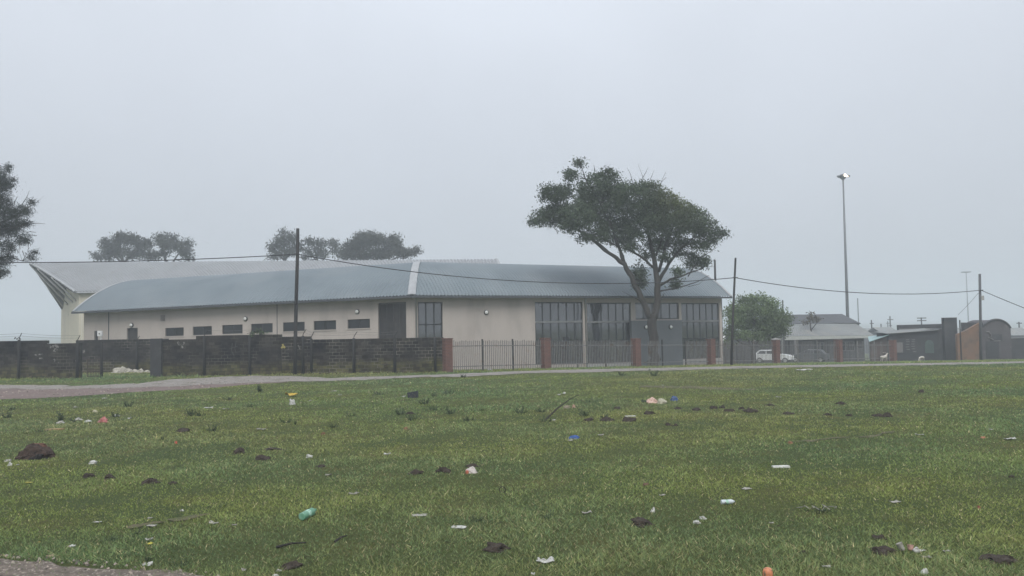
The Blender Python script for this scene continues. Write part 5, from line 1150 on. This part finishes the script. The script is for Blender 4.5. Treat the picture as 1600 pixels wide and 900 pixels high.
# crate
def crate(px, py, w, h, label):
    p, W_, H_ = fit(px, py, w, h); root = thing("crate", p, label, "crate"); m = cmat('paper', (.035, .042, .055)); c = p + Vector((0, W_ * .4, 0)); sk = .12 * W_
    q = [(-1, -1), (1, -1), (1, 1), (-1, 1)]; lo = [c + Vector((a * W_ * .45, b * W_ * .32, -.01)) for a, b in q]; hi = [c + Vector((a * W_ * .5 - sk * .5, b * W_ * .36, H_ * (1.0 + .12 * a))) for a, b in q]
    for i in range(4):
        a, b, d_, e = lo[i], lo[(i + 1) % 4], hi[(i + 1) % 4], hi[i]; n = ((a + b) / 2 - c); n.z = 0; n = n.normalized() * .015
        MB().hexa([a, b, b + n, a + n, e, d_, d_ + n, e + n]).build("side", m, root)
    MB().hexa([v + Vector((0, 0, .015)) for v in lo] + [v + Vector((0, 0, .03)) for v in lo]).build("bottom", m, root)
crate(645, 617.5, 15, 9, "dark blue-grey crate or box sagging in the grass near the track")
def plank(px, py, w, t, rz, col, label):
    p, W_, H_ = fit(px, py, w, 3); X = Vector((math.cos(rz), math.sin(rz), .02)); 
    m = MB().box(p + Vector((0, .05, t * .6)), (W_ / 2, .06, t), (X, Vector((-X.y, X.x, 0)), Vector((0, 0, 1)))); r = rnd()
    m.v = [(x + r.uniform(-.008, .008), y + r.uniform(-.008, .008), z + r.uniform(-.004, .004)) for x, y, z in m.v]; return tag(m.build("plank", cmat('paper', col), loc=p), label, "plank")
plank(84, 671, 26, .025, .08, (.36, .26, .13), "yellowish wooden plank lying left of the thistles"); plank(985, 650, 16, .018, -.1, (.62, .61, .57), "short white plank on top of a soil mound"); plank(1221, 729.5, 26, .018, .03, (.64, .64, .60), "white plank with a tapering end in the right field")
def stick(px, py, w, col, label, ang=.1):
    p, W_, _ = fit(px, py, w, 2); a = p + Vector((-W_ / 2, -.03, .02)); b = p + Vector((W_ / 2, W_ * ang, .05)); return tag(MB().tube([a, a.lerp(b, .5) + Vector((0, .02, .015)), b], [.016, .013, .008], 6).build("stick", cmat('paper', col), loc=p), label, "stick")
stick(455, 855, 44, (.022, .02, .018), "thin black stick lying in the lower left grass"); stick(531, 847, 14, (.03, .028, .024), "short dark stick right of the long black one", 1.2)
# bottles, cups
M_green = mat("green bottle plastic", (.20, .45, .30), .3, (.30, .52, .40), 10, 4, spec=.5, transl=.45)
def bottle(px, py, length, rad, axis, m_body, label, ycol=None, name="plastic_bottle"):
    p = gnd(px, py); Z = Vector(axis).normalized(); X = Z.cross(Vector((0, 0, 1))).normalized(); Y = Z.cross(X); c = p + Vector((0, 0, rad + .01)) - Z * length / 2
    root = thing(name, p, label, "bottle"); L_ = length; pr = []
    for k in range(13):
        t = k / 12 * .72; pr.append((rad * (1 - .06 * (k % 3 == 1) - .03 * (k % 3 == 2)), L_ * t + L_ * .02))
    pr = [(rad * .55, L_ * .012), (rad * .9, 0.0)] + pr + [(rad * .8, L_ * .80), (rad * .5, L_ * .88), (rad * .3, L_ * .93), (rad * .28, L_ * .955)]
    MB().lathe(pr, c, 20, (X, Y, Z)).build("body", m_body, root, smooth=True)
    MB().lathe([(rad * .33, L_ * .956), (rad * .34, L_ * .995), (rad * .3, L_)], c, 14, (X, Y, Z)).build("cap", cmat('plastic', ycol or (.1, .35, .2)), root)
    MB().lathe([(rad * 1.012, L_ * .30), (rad * 1.015, L_ * .31), (rad * 1.015, L_ * .47), (rad * 1.012, L_ * .48)], c, 20, (X, Y, Z)).build("label_band", cmat('plastic', (.42, .68, .54)), root)
bottle(482.5, 809, .36, .056, (.30, .95, .03), M_green, "large green plastic bottle lying in the lower left field")
bottle(1138, 788.5, .22, .034, (.99, .1, 0), cmat('plastic', (.60, .66, .68)), "pale silver-white bottle lying in the right field", (.03, .04, .05))
pO = gnd(1200.5, 922); ob = thing("orange_float", pO, "rounded orange plastic object poking up at the bottom edge", "orange object")
MB().lathe([(.048, -.01), (.052, .02), (.053, .08), (.052, .16), (.050, .19), (.042, .212), (.028, .224), (.006, .228)], pO, 18).build("shell", cmat('plastic', (.58, .22, .11)), ob, smooth=True)
MB().lathe([(.0535, .10), (.0545, .104), (.0545, .114), (.0535, .118)], pO, 18).build("rim", cmat('plastic', (.55, .18, .08)), ob)
def cup(px, py, h, axis, col, label):
    p = gnd(px, py); Z = Vector(axis).normalized(); X = Z.cross(Vector((0, 1, .01))).normalized(); Y = Z.cross(X)
    o = MB().lathe([(.026, 0), (.030, .02), (.036, h), (.039, h + .004), (.034, h + .002), (.028, .02)], p + Vector((0, 0, .03)), 14, (X, Y, Z)).build("paper_cup", cmat('paper', col), loc=p, smooth=True); tag(o, label, "cup")
cup(1411, 864, .085, (-.35, .2, .8), W2, "white paper cup standing right of the dark soil heap"); cup(1423, 864, .06, (.1, .2, .9), (.60, .36, .30), "pinkish paper cup right of the white one"); cup(1428, 866, .05, (.8, .1, .3), W1, "small white cup fallen beside the pinkish one")
# tangle of pale cord
pt = gnd(1280, 800); r = rnd(); pts = [pt + Vector((-.28 + .04 * k + r.uniform(-.05, .05), r.uniform(-.1, .15), .02 + .05 * abs(math.sin(k * .9)) + r.uniform(0, .02))) for k in range(15)]
tag(MB().tube(pts, .006, 6).build("tangled_cord", cmat('paper', W2), loc=pt, smooth=True), "tangled pale cord on dark weeds in the right field", "cord")
weed(1284, 797, 30, 13, "dark weed tuft tangled with pale cord"); 
# wire hoop
ph = gnd(785, 770); tag(MB().tube([ph + Vector((.05 * math.cos(t), .02, .045 + .05 * math.sin(t))) for t in [6.28 * k / 14 for k in range(15)]], .007, 5).build("wire_hoop", cmat('paper', (.03, .03, .03)), loc=ph), "small dark hoop standing in mid field grass", "hoop")
# mounds
for px, py, w, h, lab in [(283, 672, 22, 6, "low dark mound below the thistles, left field"), (372, 705.5, 20, 8, "dark mound left of a lower twin, left field"), (407, 715.5, 24, 8, "dark mound lower right of its twin, left field"), (425, 702, 26, 5, "flat soil scatter above two dark mounds"), (135, 743.5, 20, 7, "brown mound, left one of a close pair"), (169, 746, 20, 8, "dark mound, right one of a close pair"), (233, 752, 22, 9, "dark mound right of the close pair"), (268, 754.5, 16, 5, "small flat mound right of three others"),
        (500, 728.5, 18, 4.5, "flat dark soil patch in mid field"), (650, 738, 22, 7, "dark mound left of a rounder one, mid field"), (692, 735, 23, 9, "rounded dark mound between the food packet and its neighbour"), (737, 728, 22, 5, "brown mound directly behind the food packet"), (775, 856.5, 36, 13, "ragged dark heap in the lower middle field"), (455, 884, 30, 11, "brown heap near the bottom edge"), (1002, 817.5, 35, 13, "ragged dark heap right of centre, lower field"),
        (1386, 862.5, 38, 13, "large dark heap beside the cups"), (1376, 840, 22, 9, "dark patch of soil above the heap by the cups"), (1575, 876, 50, 12, "broad grassy mound at the lower right edge"), (922, 655.5, 16, 5, "small mound below the dark bush"), (950, 655.5, 22, 6, "dark mound between bush and white plank"), (985, 655.5, 24, 7, "brown mound beneath the white plank"), (1015, 645, 18, 6, "dark mound right above the white plank"), (965, 637, 11, 3, "low dark mound above the bush line"),
        (1060, 637.5, 12, 3, "low mound left in the far row"), (1090, 639.5, 18, 5, "dark mound, second in the far row"), (1117, 636.5, 13, 6, "steep dark mound in the far row"), (1130, 635.5, 10, 4, "small mound right of the steep one in the far row"), (1140, 641, 18, 5, "flat mound in front of the far row"), (1160, 637.5, 11, 4, "small mound near the right of the far row"), (1174, 641.5, 20, 7, "pointed dark mound ending the far row"),
        (1045, 663, 10, 4, "tiny mound, left of two below the far row"), (1056, 664, 10, 4, "tiny mound, right of two below the far row"), (1205, 632.5, 14, 4, "far mound right of the row's end"), (1235, 646, 22, 4.5, "flat wide far mound in the right field"), (1295, 647.5, 15, 4, "far mound, centre of the right field"), (1315, 630, 16, 4, "flat farther mound in the right field"), (1328, 648.5, 9, 4, "tiny far mound right of the centre one"),
        (1375, 648.5, 17, 5, "flat mound left of a pointed one, right field"), (1389, 648.5, 14, 7, "pointed dark mound in the right field"), (1441, 611, 9, 5, "lone small mound far right near the track"), (1583, 744, 10, 4, "small dark mound at the right edge, mid field"), (1257, 862, 14, 6, "brownish soil patch in the lower right field"), (640, 645.5, 14, 4, "low mound among the weeds in the middle far field")]:
    mound(px, py, w, h, lab)
# rubble heap
pr_, W_, H_ = fit(47, 708, 50, 22); heap = thing("rubble_mound", pr_, "big reddish-brown earth and rubble mound at the left of the field", "mound")
l = lump(47, 708, 48, 21, (.075, .05, .04), "earth", "x", "x", 'soil', .30, 22); l2 = lump(52, 704, 26, 9, (.17, .085, .06), "earth", "x", "x", 'soil', .3, 16); l3 = lump(57, 713, 28, 10, (.03, .026, .026), "earth", "x", "x", 'soil', .35, 16)
for q, k in ((l, "mound_base"), (l2, "red_earth"), (l3, "dark_clod")):
    q.name = k; q.data.name = k
    for key in ("label", "category", "group"):
        if key in q: del q[key]
    q.parent = heap; q.location = Vector(q.location) - Vector(heap.location)
l2.location.z += .10; l2.location.y += .06; l3.location.y -= .08
# white rubble bags in the gateway
pg = gnd(196, 581); gate_heap = thing("rubble_bags", pg, "heap of pale bags and rubble lying in the gateway", "rubble heap")
for k, (px, py, w, h) in enumerate([(182, 577.5, 20, 7), (190, 575.5, 14, 8), (200, 577.5, 14, 6), (210, 579, 12, 5), (219, 578.5, 9, 6), (228, 582, 12, 4)]):
    q = lump(px, py, w, h, (.50, .47, .41), "bag", "x", "x", 'paper', .35)
    for key in ("label", "category", "group"):
        if key in q: del q[key]
    q.location = on_ground(px, 49.0 - .25 * (k > 3)); q.name = "bag"; q.parent = gate_heap; q.location = Vector(q.location) - Vector(pg)
# black rag caught on the wire arm
pk = at(27, 528, 42.75); m = MB(); rr = rnd()
m.grid(lambda i, j: pk + Vector(((i / 8 - .5) * .36, .03 * math.sin(i), .05 * math.sin(i * 1.3) - j / 3 * (.03 + .06 * abs(math.sin(i * .9 + 1))))), 8, 3)
tag(m.build("black_rag", M_dark, loc=pk), "black rag of plastic snagged on the wall-top wire", "rag")
# weeds
for px, py, w, h, lab in [(198, 632, 13, 9, "dark leggy weed above the red wrapper"), (92, 651, 9, 16, "tall dark stalk at the thistle clump's left"), (112, 655, 20, 8, "dark thistle clump holding pale plastic"), (178, 647, 12, 10, "dark thistle with white plastic in it"), (8, 648, 12, 12, "dark stalk at the left edge of the field"), (17, 638, 8, 6, "small weed above the left edge stalk"), (297, 643, 16, 14, "spindly weed with bare stalks, left field"), (312, 646, 12, 10, "weed right of the spindly one, left field"), (330, 669, 12, 11, "dark upright weed in the left field"), (355, 622, 14, 6, "dark weed close to the dirt road"), (389, 633, 8, 6, "small dark weed right of the white foam strip"), (253, 685, 4, 6, "tiny upright dark leaf near the red scrap"), (187, 672, 30, 6, "low dark weed strip below the red wrapper"), (62, 672, 18, 7, "low weeds around the plank's left end"),
        (590, 614, 16, 7, "dark weed left of the blue crate"), (700, 612, 18, 8, "bushy weed right of the blue crate"), (677, 617, 9, 6, "thin weed between crate and bushy weed"), (663, 627, 14, 10, "twiggy brown weed below the blue crate"), (678, 637, 22, 9, "dark weed in the centre weed patch"), (706, 642, 20, 12, "spiky dark weed, right of the centre patch"), (625, 643, 18, 11, "dark weed left of the largest one"), (642, 652, 26, 11, "largest dark weed in the centre patch"), (731, 654, 18, 9, "round dark weed right of the centre patch"), (747, 640, 24, 5, "grey-green heap of cut twigs right of the patch"), (445, 657, 14, 8, "dark slanting weed in the left middle"), (521, 665, 16, 7, "low dark weed in the middle"), (549, 648, 18, 7, "faint weed left of the centre patch"), (461, 661, 4, 6, "tiny dark sprout in the left middle"), (405, 606, 5, 12, "thin stalk below the track bend"),
        (917, 645, 25, 13, "dense dark bush in the far middle field"), (945, 650, 22, 8, "weeds right of the dense dark bush"), (815, 641, 28, 11, "spreading weed left of the leaning twig"), (846, 640, 14, 9, "grey weed by the leaning twig"), (925, 626, 58, 6, "long low strip of rough grass, far middle"), (853, 655, 18, 9, "weed at the foot of the leaning twig"), (724, 587, 9, 6, "weed by the track below the plain fence bay"), (1024, 582, 18, 11, "leafy weed by the track in front of the tree trunk"), (972, 583.5, 10, 7, "small weed with litter left of the tree weed"), (170, 842, 12, 8, "dark leafy plant with pale heart near the bottom left"), (215, 831, 12, 7, "dark weed under the bare soil streak"), (745, 811, 16, 10, "brown wiry weed in the lower middle"), (860, 806, 24, 12, "dark loose weed left of the heap"), (230, 872, 8, 10, "thin weeds behind the gravel edge scraps"), (278, 880, 24, 12, "grassy weed near the bottom left"),
        (725, 572, 9, 10, "dead weed against the palisade by the beige wall"), (885, 566, 16, 14, "dark shrub behind the palisade before the glazing"), (1176, 562, 14, 6, "low green weed by the fence under the green tree")]:
    weed(px, py, w, h, lab)
# leaning twig
pw = gnd(852, 656); tag(MB().tube([pw, pw + Vector((.35, .1, .30)), pw + Vector((.72, .2, .55)), pw + Vector((1.0, .2, .68))], [.03, .022, .014, .006], 6).build("leaning_twig", cmat('paper', (.05, .045, .035)), loc=pw), "bare dead twig leaning up from the far middle weeds", "twig")

# ------------------------------------------------------------------ haze
hz = MB().box((0, 690, 12.0), (1350, 780, 26.0)).build("haze", None, loc=(0, 690, 12))
hm = bpy.data.materials.new("haze air"); hm.use_nodes = True; N, L = hm.node_tree.nodes, hm.node_tree.links; N.clear()
ho = N.new("ShaderNodeOutputMaterial"); pv = N.new("ShaderNodeVolumePrincipled"); pv.inputs["Density"].default_value = 0.0021; pv.inputs["Color"].default_value = (.87, .94, 1.0, 1); pv.inputs["Anisotropy"].default_value = 0.0
L.new(pv.outputs[0], ho.inputs["Volume"]); hz.data.materials.append(hm); tag(hz, "pale even mist over the whole field and town", "haze", kind="stuff")
